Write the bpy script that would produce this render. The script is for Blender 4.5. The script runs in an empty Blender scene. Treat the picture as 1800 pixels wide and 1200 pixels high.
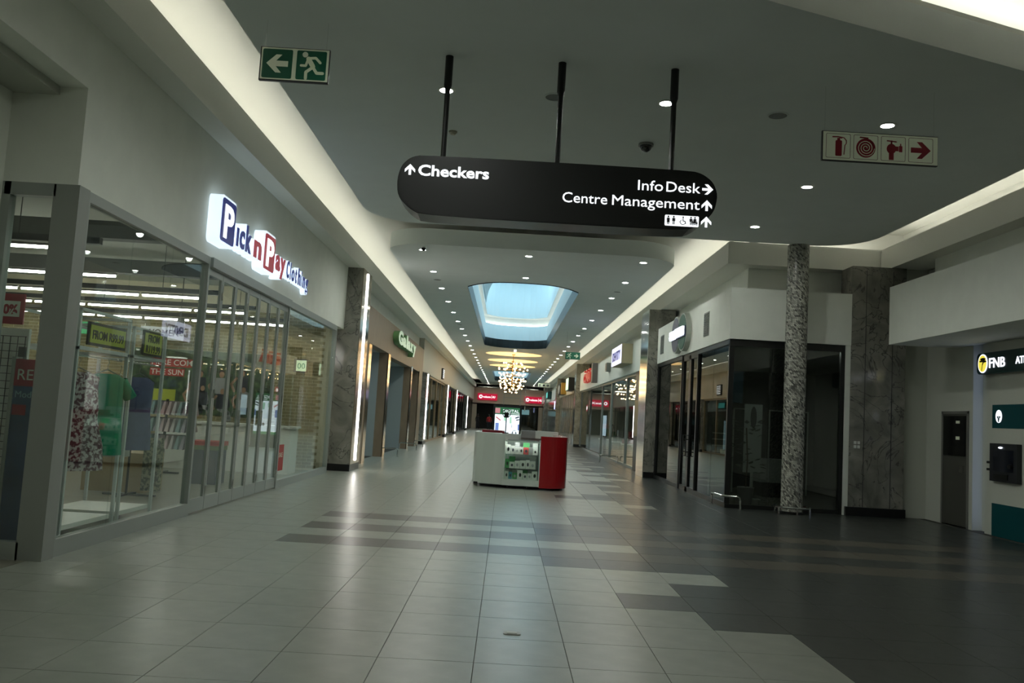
import bpy, bmesh, math, random
from mathutils import Vector, Matrix
random.seed(7)
PI = math.pi
COL = bpy.context.scene.collection
SC = bpy.context.scene

# ------------------------------------------------------------------ camera, world, exposure
CAM_H = 1.53
YAW, PITCH, ROLL = (math.radians(a) for a in (-0.1406, 5.084, 3.323))
def cam_axes():
    cy, sy, cp, sp, cr, sr = math.cos(YAW), math.sin(YAW), math.cos(PITCH), math.sin(PITCH), math.cos(ROLL), math.sin(ROLL)
    f = Vector((-sy*cp, cy*cp, sp)); r = Vector((cy, sy, 0)); u = r.cross(f)
    return cr*r + sr*u, -sr*r + cr*u, f
cr_, cu_, cf_ = cam_axes()
cd = bpy.data.cameras.new('camera'); cam = bpy.data.objects.new('camera', cd); COL.objects.link(cam)
cd.sensor_width = 36; cd.lens = 30.0; cd.clip_end = 400; cd.clip_start = .05
m = Matrix((cr_, cu_, -cf_)).transposed().to_4x4(); m.translation = (0, 0, CAM_H); cam.matrix_world = m
SC.camera = cam
w = bpy.data.worlds.new('sky'); SC.world = w; w.use_nodes = True
w.node_tree.nodes['Background'].inputs[0].default_value = (.45, .76, 1.0, 1)
w.node_tree.nodes['Background'].inputs[1].default_value = 3.5
SC.view_settings.view_transform = 'Standard'; SC.view_settings.look = 'None'
SC.view_settings.gamma = 1; SC.view_settings.use_curve_mapping = False
SC.view_settings.exposure = 0.3
def portal(x, y, z, sx, sy):          # marks a roof light for the sky
    l = bpy.data.lights.new('roof_light_portal', 'AREA'); l.shape = 'RECTANGLE'; l.size = sx; l.size_y = sy
    l.cycles.is_portal = True
    o = bpy.data.objects.new('roof_light_portal', l); COL.objects.link(o); o.location = (x, y, z)
portal(.3, 34.5, 9.2, 3.2, 20); portal(.3, 78.7, 9.2, 3.2, 17.5)

# ------------------------------------------------------------------ materials
MATS = {}
def mat(name, col, rough=.6, metal=0, emit=None, es=0, noise=0, nscale=8, bump=0, bscale=200, spec=.5, coat=0, stretch=None):
    if name in MATS: return MATS[name]
    M = bpy.data.materials.new(name); M.use_nodes = True; nt = M.node_tree; b = nt.nodes['Principled BSDF']
    c = (*col, 1)
    b.inputs['Base Color'].default_value = c; b.inputs['Roughness'].default_value = rough; b.inputs['Metallic'].default_value = metal
    b.inputs['Specular IOR Level'].default_value = spec; b.inputs['Coat Weight'].default_value = coat
    if emit: b.inputs['Emission Color'].default_value = (*emit, 1); b.inputs['Emission Strength'].default_value = es
    if noise or bump:
        tc = nt.nodes.new('ShaderNodeTexCoord'); src = tc.outputs['Object']
        if stretch:
            mp = nt.nodes.new('ShaderNodeMapping'); mp.inputs['Scale'].default_value = stretch
            nt.links.new(src, mp.inputs[0]); src = mp.outputs[0]
    if noise:
        n = nt.nodes.new('ShaderNodeTexNoise'); n.inputs['Scale'].default_value = nscale; n.inputs['Detail'].default_value = 6
        nt.links.new(src, n.inputs['Vector'])
        r = nt.nodes.new('ShaderNodeValToRGB'); r.color_ramp.elements[0].position = .3; r.color_ramp.elements[1].position = .7
        r.color_ramp.elements[0].color = (*[max(0, x*(1-noise)) for x in col], 1); r.color_ramp.elements[1].color = (*[min(1, x*(1+noise)) for x in col], 1)
        nt.links.new(n.outputs['Fac'], r.inputs[0]); nt.links.new(r.outputs[0], b.inputs['Base Color'])
    if bump:
        n2 = nt.nodes.new('ShaderNodeTexNoise'); n2.inputs['Scale'].default_value = bscale; nt.links.new(src, n2.inputs['Vector'])
        bp = nt.nodes.new('ShaderNodeBump'); bp.inputs['Strength'].default_value = bump; bp.inputs['Distance'].default_value = .01
        nt.links.new(n2.outputs['Fac'], bp.inputs['Height']); nt.links.new(bp.outputs[0], b.inputs['Normal'])
    MATS[name] = M; return M
def glass(name, tint=(.93, .97, .95), base=.05):
    if name in MATS: return MATS[name]
    M = bpy.data.materials.new(name); M.use_nodes = True; nt = M.node_tree; nt.nodes.clear()
    o = nt.nodes.new('ShaderNodeOutputMaterial'); mx = nt.nodes.new('ShaderNodeMixShader'); t = nt.nodes.new('ShaderNodeBsdfTransparent'); g = nt.nodes.new('ShaderNodeBsdfGlossy')
    t.inputs[0].default_value = (*tint, 1); g.inputs['Roughness'].default_value = .0; g.inputs[0].default_value = (.95, .97, .96, 1)
    lw = nt.nodes.new('ShaderNodeLayerWeight'); lw.inputs[0].default_value = .5
    p = nt.nodes.new('ShaderNodeMath'); p.operation = 'POWER'; p.inputs[1].default_value = 5
    q = nt.nodes.new('ShaderNodeMath'); q.operation = 'MULTIPLY_ADD'; q.inputs[1].default_value = .62; q.inputs[2].default_value = base
    nt.links.new(lw.outputs['Facing'], p.inputs[0]); nt.links.new(p.outputs[0], q.inputs[0]); nt.links.new(q.outputs[0], mx.inputs[0])
    nt.links.new(t.outputs[0], mx.inputs[1]); nt.links.new(g.outputs[0], mx.inputs[2]); nt.links.new(mx.outputs[0], o.inputs[0])
    MATS[name] = M; return M
def marble(name, c0, c1, vein, rough=.12):
    if name in MATS: return MATS[name]
    M = mat(name, c0, rough, spec=.6); nt = M.node_tree; b = nt.nodes['Principled BSDF']
    tc = nt.nodes.new('ShaderNodeTexCoord')
    n = nt.nodes.new('ShaderNodeTexNoise'); n.inputs['Scale'].default_value = 1.6; n.inputs['Detail'].default_value = 9; n.inputs['Distortion'].default_value = 1.2
    v = nt.nodes.new('ShaderNodeTexNoise'); v.inputs['Scale'].default_value = .9; v.inputs['Detail'].default_value = 5; v.inputs['Distortion'].default_value = 2.5
    r = nt.nodes.new('ShaderNodeValToRGB'); r.color_ramp.elements[0].color = (*c0, 1); r.color_ramp.elements[1].color = (*c1, 1)
    r.color_ramp.elements[0].position = .35; r.color_ramp.elements[1].position = .7
    r2 = nt.nodes.new('ShaderNodeValToRGB'); e = r2.color_ramp.elements; e[0].position = .485; e[1].position = .515; e[0].color = (0, 0, 0, 1); e[1].color = (0, 0, 0, 1)
    k = e.new(.5); k.color = (1, 1, 1, 1)
    mx = nt.nodes.new('ShaderNodeMix'); mx.data_type = 'RGBA'; mx.inputs[7].default_value = (*vein, 1)
    for q in (n, v): nt.links.new(tc.outputs['Object'], q.inputs['Vector'])
    nt.links.new(n.outputs['Fac'], r.inputs[0]); nt.links.new(v.outputs['Fac'], r2.inputs[0]); nt.links.new(r2.outputs[0], mx.inputs[0])
    nt.links.new(r.outputs[0], mx.inputs[6]); nt.links.new(mx.outputs[2], b.inputs['Base Color'])
    return M
def foliage_print(name, cols, scale=14):
    if name in MATS: return MATS[name]
    M = mat(name, cols[0], .5); nt = M.node_tree; b = nt.nodes['Principled BSDF']
    tc = nt.nodes.new('ShaderNodeTexCoord'); n = nt.nodes.new('ShaderNodeTexNoise'); n.inputs['Scale'].default_value = scale; n.inputs['Detail'].default_value = 8
    r = nt.nodes.new('ShaderNodeValToRGB'); r.color_ramp.elements.remove(r.color_ramp.elements[1])
    r.color_ramp.elements[0].position = .3; r.color_ramp.elements[0].color = (*cols[0], 1)
    for i, c in enumerate(cols[1:]):
        k = r.color_ramp.elements.new(.3+.4*(i+1)/(len(cols)-1)); k.color = (*c, 1)
    nt.links.new(tc.outputs['Object'], n.inputs['Vector']); nt.links.new(n.outputs['Fac'], r.inputs[0]); nt.links.new(r.outputs[0], b.inputs['Base Color'])
    return M
def mosaic_mat():
    M = mat('mosaic', (.2, .2, .18), .25, bump=0); nt = M.node_tree; b = nt.nodes['Principled BSDF']
    tc = nt.nodes.new('ShaderNodeTexCoord'); mp = nt.nodes.new('ShaderNodeMapping'); br = nt.nodes.new('ShaderNodeTexBrick')
    nt.links.new(tc.outputs['UV'], mp.inputs[0]); nt.links.new(mp.outputs[0], br.inputs['Vector'])
    mp.inputs['Scale'].default_value = (1, 1, 1); mp.inputs['Rotation'].default_value = (0, 0, math.radians(45))
    br.inputs['Scale'].default_value = 1; br.inputs['Brick Width'].default_value = .050; br.inputs['Row Height'].default_value = .026; br.inputs['Mortar Size'].default_value = .002
    br.inputs['Color1'].default_value = (.03, .032, .03, 1); br.inputs['Color2'].default_value = (.58, .58, .50, 1); br.inputs['Mortar'].default_value = (.10, .10, .09, 1)
    br.inputs['Bias'].default_value = .05
    nt.links.new(br.outputs['Color'], b.inputs['Base Color'])
    return M
def two_tone(name, c0, c1, scale, pos=.5, rough=.8, width=.05):
    if name in MATS: return MATS[name]
    M = mat(name, c0, rough); nt = M.node_tree; b = nt.nodes['Principled BSDF']
    tc = nt.nodes.new('ShaderNodeTexCoord'); n = nt.nodes.new('ShaderNodeTexNoise'); n.inputs['Scale'].default_value = scale; n.inputs['Detail'].default_value = 3
    r = nt.nodes.new('ShaderNodeValToRGB'); r.color_ramp.elements[0].position = pos-width; r.color_ramp.elements[1].position = pos+width
    r.color_ramp.elements[0].color = (*c0, 1); r.color_ramp.elements[1].color = (*c1, 1)
    nt.links.new(tc.outputs['Object'], n.inputs['Vector']); nt.links.new(n.outputs['Fac'], r.inputs[0]); nt.links.new(r.outputs[0], b.inputs['Base Color'])
    return M
def emis(name, c, s): return mat(name, c, .5, emit=c, es=s)
WALL = mat('wall_paint', (.80, .83, .75), .7, noise=.03, nscale=3, bump=.08, bscale=400)
SLAB = mat('ceiling_white', (.80, .80, .74), .8, bump=.05)
GREYC = mat('ceiling_grey', (.74, .79, .76), .75, noise=.02, nscale=2, bump=.05)
BULK = mat('bulkhead_paint', (.82, .83, .76), .7, bump=.05)
TILE_L = mat('tile_light', (.265, .285, .24), .30, noise=.10, nscale=5, bump=.02, bscale=60, spec=.5)
TILE_D = mat('tile_dark', (.035, .040, .036), .30, noise=.25, nscale=9, bump=.02, bscale=60, spec=.4)
TILE_B = mat('tile_brown', (.075, .069, .054), .30, noise=.18, nscale=7, stretch=(1, 6, 1), spec=.4)
GROUT = mat('grout', (.06, .06, .05), .9)
MARB = marble('marble_grey', (.16, .16, .135), (.33, .32, .275), (.085, .085, .075))
MARB2 = marble('marble_beige', (.26, .24, .18), (.42, .39, .30), (.12, .10, .07))
BLACK = mat('black_metal', (.012, .013, .012), .35, spec=.4)
PLINTH = mat('plinth_black', (.008, .008, .008), .3)
ALU = mat('frame_aluminium', (.33, .36, .33), .4, metal=.25)
CHROME = mat('chrome', (.75, .76, .74), .12, metal=1)
BRONZE = mat('bronze_mirror', (.48, .40, .30), .12, metal=1)
WHITE = mat('white_gloss', (.78, .80, .74), .35)
GLASS = glass('shop_glass'); GLASSD = glass('shop_glass_dark', (.55, .60, .57), .08)
LED = emis('led_strip_white', (1, .98, .95), 9)
COVE = emis('led_cove', (1, .98, .90), 7.6)
LAMP = emis('downlight_lens', (1, .99, .95), 60)
COVE2 = emis('led_cove_bright', (1, .98, .90), 12)
DARK = mat('dark_void', (.015, .016, .015), .8)
RED = mat('kiosk_red', (.34, .008, .012), .25, coat=.4)

# ------------------------------------------------------------------ mesh helpers
ORG = {}
def V(*a): return Vector(a)
class MB:
    def __init__(s): s.v = []; s.f = []; s.uv = None; s.smooth = False
    def add(s, vs, fs):
        n = len(s.v); s.v += [tuple(v) for v in vs]; s.f += [tuple(i+n for i in f) for f in fs]; return s
    def box(s, x0, x1, y0, y1, z0, z1):
        return s.add([(x, y, z) for z in (z0, z1) for y in (y0, y1) for x in (x0, x1)],
                     [(0, 2, 3, 1), (4, 5, 7, 6), (0, 1, 5, 4), (2, 6, 7, 3), (0, 4, 6, 2), (1, 3, 7, 5)])
    def cyl(s, a, b, r, n=12, r2=None, caps=True):
        a, b = Vector(a), Vector(b); d = (b-a).normalized(); r2 = r if r2 is None else r2
        p = d.orthogonal().normalized(); q = d.cross(p)
        vs = [a+(p*math.cos(t)+q*math.sin(t))*r for t in (2*PI*i/n for i in range(n))] + [b+(p*math.cos(t)+q*math.sin(t))*r2 for t in (2*PI*i/n for i in range(n))]
        fs = [(i, (i+1) % n, n+(i+1) % n, n+i) for i in range(n)]
        if caps: fs += [tuple(range(n-1, -1, -1)), tuple(range(n, 2*n))]
        return s.add(vs, fs)
    def tube(s, pts, r, n=8):
        pts = [Vector(p) for p in pts]; vs = []; N = len(pts)
        up = None
        for i, p in enumerate(pts):
            d = (pts[min(i+1, N-1)]-pts[max(i-1, 0)]).normalized()
            a = d.orthogonal().normalized() if up is None else (up - d*up.dot(d)).normalized()
            up = a; c = d.cross(a)
            vs += [p+(a*math.cos(2*PI*k/n)+c*math.sin(2*PI*k/n))*r for k in range(n)]
        fs = [(i*n+k, i*n+(k+1) % n, (i+1)*n+(k+1) % n, (i+1)*n+k) for i in range(N-1) for k in range(n)]
        fs += [tuple(range(n-1, -1, -1)), tuple(range((N-1)*n, N*n))]
        return s.add(vs, fs)
    def lathe(s, c, prof, n=16):
        c = Vector(c); vs = [c+V(r*math.cos(2*PI*k/n), r*math.sin(2*PI*k/n), z) for r, z in prof for k in range(n)]
        fs = [(i*n+k, i*n+(k+1) % n, (i+1)*n+(k+1) % n, (i+1)*n+k) for i in range(len(prof)-1) for k in range(n)]
        fs += [tuple(range(n-1, -1, -1)), tuple(range((len(prof)-1)*n, len(prof)*n))]
        return s.add(vs, fs)
    def ball(s, c, r, n=10, m=6, sc=(1, 1, 1)):
        c = Vector(c); vs = [c+V(0, 0, -r*sc[2])]
        for j in range(1, m):
            t = PI*j/m - PI/2
            vs += [c+V(r*sc[0]*math.cos(t)*math.cos(2*PI*k/n), r*sc[1]*math.cos(t)*math.sin(2*PI*k/n), r*sc[2]*math.sin(t)) for k in range(n)]
        vs.append(c+V(0, 0, r*sc[2])); L = len(vs)-1
        fs = [(0, 1+(k+1) % n, 1+k) for k in range(n)] + [(L, L-n+k, L-n+(k+1) % n) for k in range(n)]
        fs += [(1+j*n+k, 1+j*n+(k+1) % n, 1+(j+1)*n+(k+1) % n, 1+(j+1)*n+k) for j in range(m-2) for k in range(n)]
        return s.add(vs, fs)
    def fr(s, F, pts, d0, d1):          # polygon in frame F=(origin,right,up) extruded along its normal
        o, r, u = F; nn = r.cross(u); n = len(pts)
        area = sum(pts[i][0]*pts[(i+1) % n][1]-pts[(i+1) % n][0]*pts[i][1] for i in range(n))
        if area < 0: pts = pts[::-1]
        vs = [o+r*a+u*b+nn*d0 for a, b in pts]+[o+r*a+u*b+nn*d1 for a, b in pts]
        return s.add(vs, [tuple(range(n-1, -1, -1)), tuple(range(n, 2*n))]+[(i, (i+1) % n, n+(i+1) % n, n+i) for i in range(n)])
    def rect(s, F, a0, a1, b0, b1, d0, d1): return s.fr(F, [(a0, b0), (a1, b0), (a1, b1), (a0, b1)], d0, d1)
    def stroke(s, F, pts, wd, d0, d1):
        for (a, b), (c, d) in zip(pts[:-1], pts[1:]):
            L = math.hypot(c-a, d-b) or 1e-6; px, py = -(d-b)/L*wd/2, (c-a)/L*wd/2
            s.fr(F, [(a+px, b+py), (a-px, b-py), (c-px, d-py), (c+px, d+py)], d0, d1)
        for a, b in pts: s.fr(F, ell(a, b, wd/2, wd/2, 8), d0, d1)
        return s
    def data(s, name, org):
        me = bpy.data.meshes.new(name); o = Vector(org)
        me.from_pydata([Vector(v)-o for v in s.v], [], s.f); me.validate()
        if s.smooth:
            for p in me.polygons: p.use_smooth = True
        return me
    def build(s, name, mt, parent=None, org=None):
        o_ = ORG.get(parent.name, Vector()) if parent else Vector(org or (0, 0, 0))
        me = s.data(name, o_); ob = bpy.data.objects.new(name, me); COL.objects.link(ob)
        me.materials.append(mt)
        if parent: ob.parent = parent
        else: ob.location = o_
        ORG[ob.name] = o_
        return ob
def ell(a, b, ra, rb, n=24): return [(a+ra*math.cos(2*PI*k/n), b+rb*math.sin(2*PI*k/n)) for k in range(n)]
def rrect(a0, a1, b0, b1, r, n=6):
    pts = []
    for cx, cy, t0 in ((a1-r, b0+r, -PI/2), (a1-r, b1-r, 0), (a0+r, b1-r, PI/2), (a0+r, b0+r, PI)):
        pts += [(cx+r*math.cos(t0+PI/2*k/n), cy+r*math.sin(t0+PI/2*k/n)) for k in range(n+1)]
    return pts
def tag(o, label, cat=None, group=None, kind=None):
    o['label'] = label
    if cat: o['category'] = cat
    if group: o['group'] = group
    if kind: o['kind'] = kind
    return o
def thing(name, loc, label, cat, group=None):
    o = bpy.data.objects.new(name, None); COL.objects.link(o); o.location = loc; o.empty_display_size = .1; ORG[o.name] = Vector(loc)
    return tag(o, label, cat, group)
def struct(name, mb, mt, label): return tag(mb.build(name, mt), label, None, None, 'structure')
def copy_tree(o, parent=None, loc=None, label=None):
    c = o.copy(); COL.objects.link(c)
    if parent: c.parent = parent
    if loc is not None: c.location = loc
    if label: c['label'] = label
    for ch in [x for x in bpy.data.objects if x.parent == o]: copy_tree(ch, c)
    return c
def from_curve(name, cu, mt, parent, M4):
    ob = bpy.data.objects.new('tmp', cu); COL.objects.link(ob)
    dg = bpy.context.evaluated_depsgraph_get(); me = bpy.data.meshes.new_from_object(ob.evaluated_get(dg))
    bpy.data.objects.remove(ob); me.transform(M4)
    o_ = ORG.get(parent.name, Vector()) if parent else Vector()
    me.transform(Matrix.Translation(-o_)); me.name = name; me.materials.clear(); me.materials.append(mt)
    r = bpy.data.objects.new(name, me); COL.objects.link(r)
    if parent: r.parent = parent
    ORG[r.name] = o_
    return r
def fmat(F, a=0, b=0, d=0):
    o, r, u = F; n = r.cross(u); M4 = Matrix((r, u, n)).transposed().to_4x4(); M4.translation = o+r*a+u*b+n*d; return M4
def text(body, F, a, b, size, depth, mt, parent, name='lettering', align='LEFT', bold=0, d=0.0, width=None, sx=1, shear=0):
    cu = bpy.data.curves.new('t', 'FONT'); cu.body = body; cu.size = size; cu.extrude = depth/2; cu.offset = bold; cu.align_x = align; cu.resolution_u = 3; cu.shear = shear
    S = Matrix.Diagonal((sx, 1, 1, 1))
    if width:
        ob = bpy.data.objects.new('tmp', cu); COL.objects.link(ob); bpy.context.view_layer.update(); sw = ob.dimensions.x; bpy.data.objects.remove(ob)
        S = Matrix.Diagonal((width/max(sw, 1e-4), 1, 1, 1))
    return from_curve(name, cu, mt, parent, fmat(F, a, b, d+depth/2) @ S)
def plate(name, outer, holes, z0, z1, mt, parent=None):
    cu = bpy.data.curves.new('p', 'CURVE'); cu.dimensions = '2D'; cu.fill_mode = 'BOTH'; cu.extrude = (z1-z0)/2
    for pts in [outer]+holes:
        sp = cu.splines.new('POLY'); sp.points.add(len(pts)-1)
        for p, q in zip(sp.points, pts): p.co = (*q, 0, 1)
        sp.use_cyclic_u = True
    return from_curve(name, cu, mt, parent, Matrix.Translation((0, 0, (z0+z1)/2)))
def FL(y, z, x): return (V(x, y, z), V(0, 1, 0), V(0, 0, 1))      # frame on a wall that faces +X
def FR(y, z, x): return (V(x, y, z), V(0, -1, 0), V(0, 0, 1))     # frame on a wall that faces -X
def FB(x, z, y): return (V(x, y, z), V(1, 0, 0), V(0, 0, 1))      # frame facing -Y
# ================================================================== SETTING
YE = 105.0                     # far end of the arcade
XW_L, XW_R = -4.1, 4.4
# ---- floor: recessed grout bed and one tile per 0.6 m cell
floor = struct('floor', MB().box(-14, 14, -10, 112, -.3, -.004), GROUT, 'grout bed under the large stone floor tiles')
TY0, TP = 7.31, .613
edge = {-5: 2.89, -4: 2.89, -3: 2.29, -2: 2.29, -1: 1.69, 0: 1.09, 1: 1.69, 2: 2.29, 3: .49, 5: 1.69, 7: .49, 9: 1.09, 10: 1.09, 11: 1.69, 12: 2.29, 13: 2.29, 14: 2.89,
        15: 2.29, 16: 1.09, 17: 1.69, 18: 2.29, 19: 2.89, 20: 2.29, 21: 2.29, 22: 2.89, 23: 1.69, 24: 2.29, 25: 2.89, 26: 3.49, 27: 2.89, 28: 2.29, 29: 2.89, 30: 3.49, 31: 2.29}
def tkind(i, k):
    xc = 1.09+.6*i+.3
    if k in (4, 6, 8) and xc > -2.51: return 2
    e = edge.get(k, (2.29, 2.89, 3.49, 2.89, 1.69)[(k*7) % 5] if k > 31 else 3.49)
    return 0 if xc < e else 1
cells = []
for k in range(-20, 160):
    for i in range(-9, 13):
        x0 = 1.09+.6*i; y0 = TY0+TP*k
        if x0 < XW_L-.35: continue
        if x0+.3 > (8.45 if y0 < 17 else 4.75): continue
        cells.append((i, k, x0, y0))
def tpix(c):
    P = V(c[2]+.3, c[3]+.3, -CAM_H); z = P.dot(cf_)
    if z < 1: return 0
    u, v = 900+1500*P.dot(cr_)/z, 600-1500*P.dot(cu_)/z
    return 1/z if -40 < u < 1840 and v < 1240 else 0
cells.sort(key=tpix, reverse=True)
tm = MB().add([(.0015, .0015, -.004), (.5985, .0015, -.004), (.5985, .6115, -.004), (.0015, .6115, -.004), (.003, .003, 0), (.597, .003, 0), (.597, .610, 0), (.003, .610, 0)],
              [(4, 5, 6, 7), (0, 1, 5, 4), (1, 2, 6, 5), (2, 3, 7, 6), (3, 0, 4, 7)])
TM = (TILE_L, TILE_D, TILE_B); TN = ('light_stone_tile', 'dark_stone_tile', 'brown_stone_tile')
tmesh = []
for j in range(3):
    me = tm.data(TN[j], (0, 0, 0)); me.materials.append(TM[j]); tmesh.append(me)
rest = [MB(), MB(), MB()]; cnt = [0, 0, 0]
for i, k, x0, y0 in cells:
    j = tkind(i, k)
    if cnt[j] < (300, 300, 60)[j] and y0 < 45 and y0 > 4:
        cnt[j] += 1
        o = bpy.data.objects.new(TN[j], tmesh[j]); COL.objects.link(o); o.parent = floor; o.location = (x0, y0, 0)
    else:
        rest[j].add([(a+x0, b+y0, c) for a, b, c in tm.v], tm.f)
for j in range(3):
    o = rest[j].build(TN[j]+'_field', TM[j], floor); o['kind'] = 'stuff'
SHOPFLOOR = mat('shop_floor', (.20, .195, .145), .35, noise=.06, nscale=3)
struct('floor_shop', MB().box(-13.9, -4.22, 6.0, 20.75, -.004, .003), SHOPFLOOR, 'pale smooth floor inside the clothing store')

# ---- slab, islands, bulkheads
def well_pts(y0, y1, g=0, x0=-1.32, x1=1.92):
    xm, hw = (x0+x1)/2, (x1-x0)/2+g; N = 14
    A = [math.sin(PI/2*(-1+2*t/N)) for t in range(N+1)]
    return [(xm+a*hw, y0-g+1.2*abs(a)**3) for a in A]+[(xm-a*hw, y1+g-1.2*abs(a)**3) for a in A]
W1, W2 = (23.3, 45.6), (68.8, 88.6)
ZI, ZS, ZT = 5.24, 5.95, 5.60     # island underside, upper slab, island top
slab = plate('ceiling', [(-14, -10), (14, -10), (14, 112), (-14, 112)], [well_pts(*W1, g=.12), well_pts(*W2, g=.12)], ZS, ZS+.3, SLAB)
tag(slab, 'white upper ceiling washed by hidden cove light', None, None, 'structure')
near = [(-2.85, -9.5), (.5, -9.5), (.5, 6.48), (6.75, 8.84)]
for t in range(9): a = PI/2*t/8; near.append((5.55+1.2*math.cos(a)**.8, 15.3+1.25*math.sin(a)**.8))
for t in range(9): a = PI/2+PI/2*t/8; near.append((-1.85+1.0*math.cos(a), 15.5+1.1*math.sin(a)))
isl1 = plate('ceiling_island', near, [], ZI, ZT, GREYC); tag(isl1, 'grey dropped ceiling island over the wide entrance area', None, None, 'structure')
cor = []
for t in range(9): a = PI+PI/2*t/8; cor.append((-1.9+1.0*math.cos(a), 19.6+.95*math.sin(a)))
for t in range(9): a = 1.5*PI+PI/2*t/8; cor.append((2.62+1.1*math.cos(a), 19.75+1.1*math.sin(a)))
cor += [(3.72, 97.5), (-2.9, 97.5)]
isl2 = plate('ceiling_island', cor, [well_pts(*W1), well_pts(*W2)], ZI, ZT, GREYC); tag(isl2, 'long grey dropped ceiling island with rounded front over the corridor', None, None, 'structure')
LUM = emis('luminous_cream', (1, .68, .30), 1.0)
for yy_, lb in ((50.1, 'round cream luminous ceiling panel over the first chandelier'), (56.0, 'round cream luminous ceiling panel over the middle chandelier'), (61.6, 'round cream luminous ceiling panel over the last chandelier')):
    t = thing('luminous_panel', (.27, yy_, ZI), lb, 'ceiling light', 'round luminous ceiling panels'); MB().cyl((.27, yy_, ZI-.012), (.27, yy_, ZI-.004), 1.64, 40).build('diffuser', LUM, t); MB().cyl((.27, yy_, ZI-.006), (.27, yy_, ZI), 1.68, 40).build('rim', GREYC, t)
# angled fascia over the void with lip
struct('trim_1', MB().fr((V(0, 0, 0), V(1, 0, 0), V(0, 1, 0)), [(.5, 6.48), (6.75, 8.84), (6.73, 8.92), (.48, 6.56)], ZT, ZT+.05), BULK, 'thin white lip on the angled ceiling edge')
def strip_box(x0, x1, y0, y1, z0, z1): return MB().box(x0, x1, y0, y1, z0, z1)
# cove ledges (soffit + upstand) along both sides
def ledge(mb, x_wall, x_face, y0, y1, z0=5.0, z1=5.42):
    lo, hi = sorted((x_wall, x_face)); mb.box(lo, hi, y0, y1, z0, z0+.05)
    s = 1 if x_face > x_wall else -1
    a, b = sorted((x_face, x_face-s*.06)); mb.box(a, b, y0, y1, z0+.05, z1)
    a, b = sorted((x_face-s*.02, x_face-s*.10)); mb.box(a, b, y0, y1, z1, z1+.05)
b = MB(); ledge(b, XW_L-.5, -3.77, -9.5, YE-1); struct('trim_2', b, BULK, 'white cove bulkhead running above the clothing store side')
b = MB(); ledge(b, 5.6, 4.46, 17.6, YE-1)
b.box(4.52, 7.66, 17.6, 17.66, 5.05, 5.42).box(4.56, 7.68, 17.62, 17.70, 5.42, 5.47).box(5.6, 7.66, 17.6, 18.6, 5.0, 5.05).box(7.66, 9.2, 17.66, 18.6, 5.0, 5.05)
ledge(b, 9.2, 7.66, -9.5, 17.66); struct('trim_3', b, BULK, 'white cove bulkhead turning the corner above the optician and bank')
def light_strip(name, label, mb, mt=COVE): return tag(mb.build(name, mt), label, 'light strip', 'hidden cove light strips')
light_strip('cove_light_strip', 'continuous light strip lying in the cove on the clothing store side', MB().box(-3.99, -3.945, -9, YE-2, 5.37, 5.40))
light_strip('cove_light_strip', 'continuous light strip lying in the corridor cove on the optician side', MB().box(4.635, 4.68, 18, YE-2, 5.37, 5.40))
light_strip('cove_light_strip', 'short light strip in the cove behind the mosaic column', MB().box(4.8, 7.5, 17.78, 17.82, 5.37, 5.40))
light_strip('cove_light_strip', 'light strip in the cove above the bank front', MB().box(7.835, 7.88, -9, 17.4, 5.37, 5.40))
# void strip behind the angled lip
d = Vector((6.25, 2.36, 0)).normalized(); nrm = Vector((-d.y, d.x, 0)); p0 = V(.9, 6.63, 0)+nrm*.13; p1 = V(6.6, 8.785, 0)+nrm*.13
light_strip('cove_light_strip', 'light strip behind the lip of the angled ceiling edge', MB().add([(p0.x, p0.y, 5.605), (p1.x, p1.y, 5.605), (p1.x+nrm.x*.035, p1.y+nrm.y*.035, 5.605), (p0.x+nrm.x*.035, p0.y+nrm.y*.035, 5.605),
    (p0.x, p0.y, 5.625), (p1.x, p1.y, 5.625), (p1.x+nrm.x*.035, p1.y+nrm.y*.035, 5.625), (p0.x+nrm.x*.035, p0.y+nrm.y*.035, 5.625)], [(0, 3, 2, 1), (4, 5, 6, 7), (0, 1, 5, 4), (1, 2, 6, 5), (2, 3, 7, 6), (3, 0, 4, 7)]), COVE2)

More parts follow.
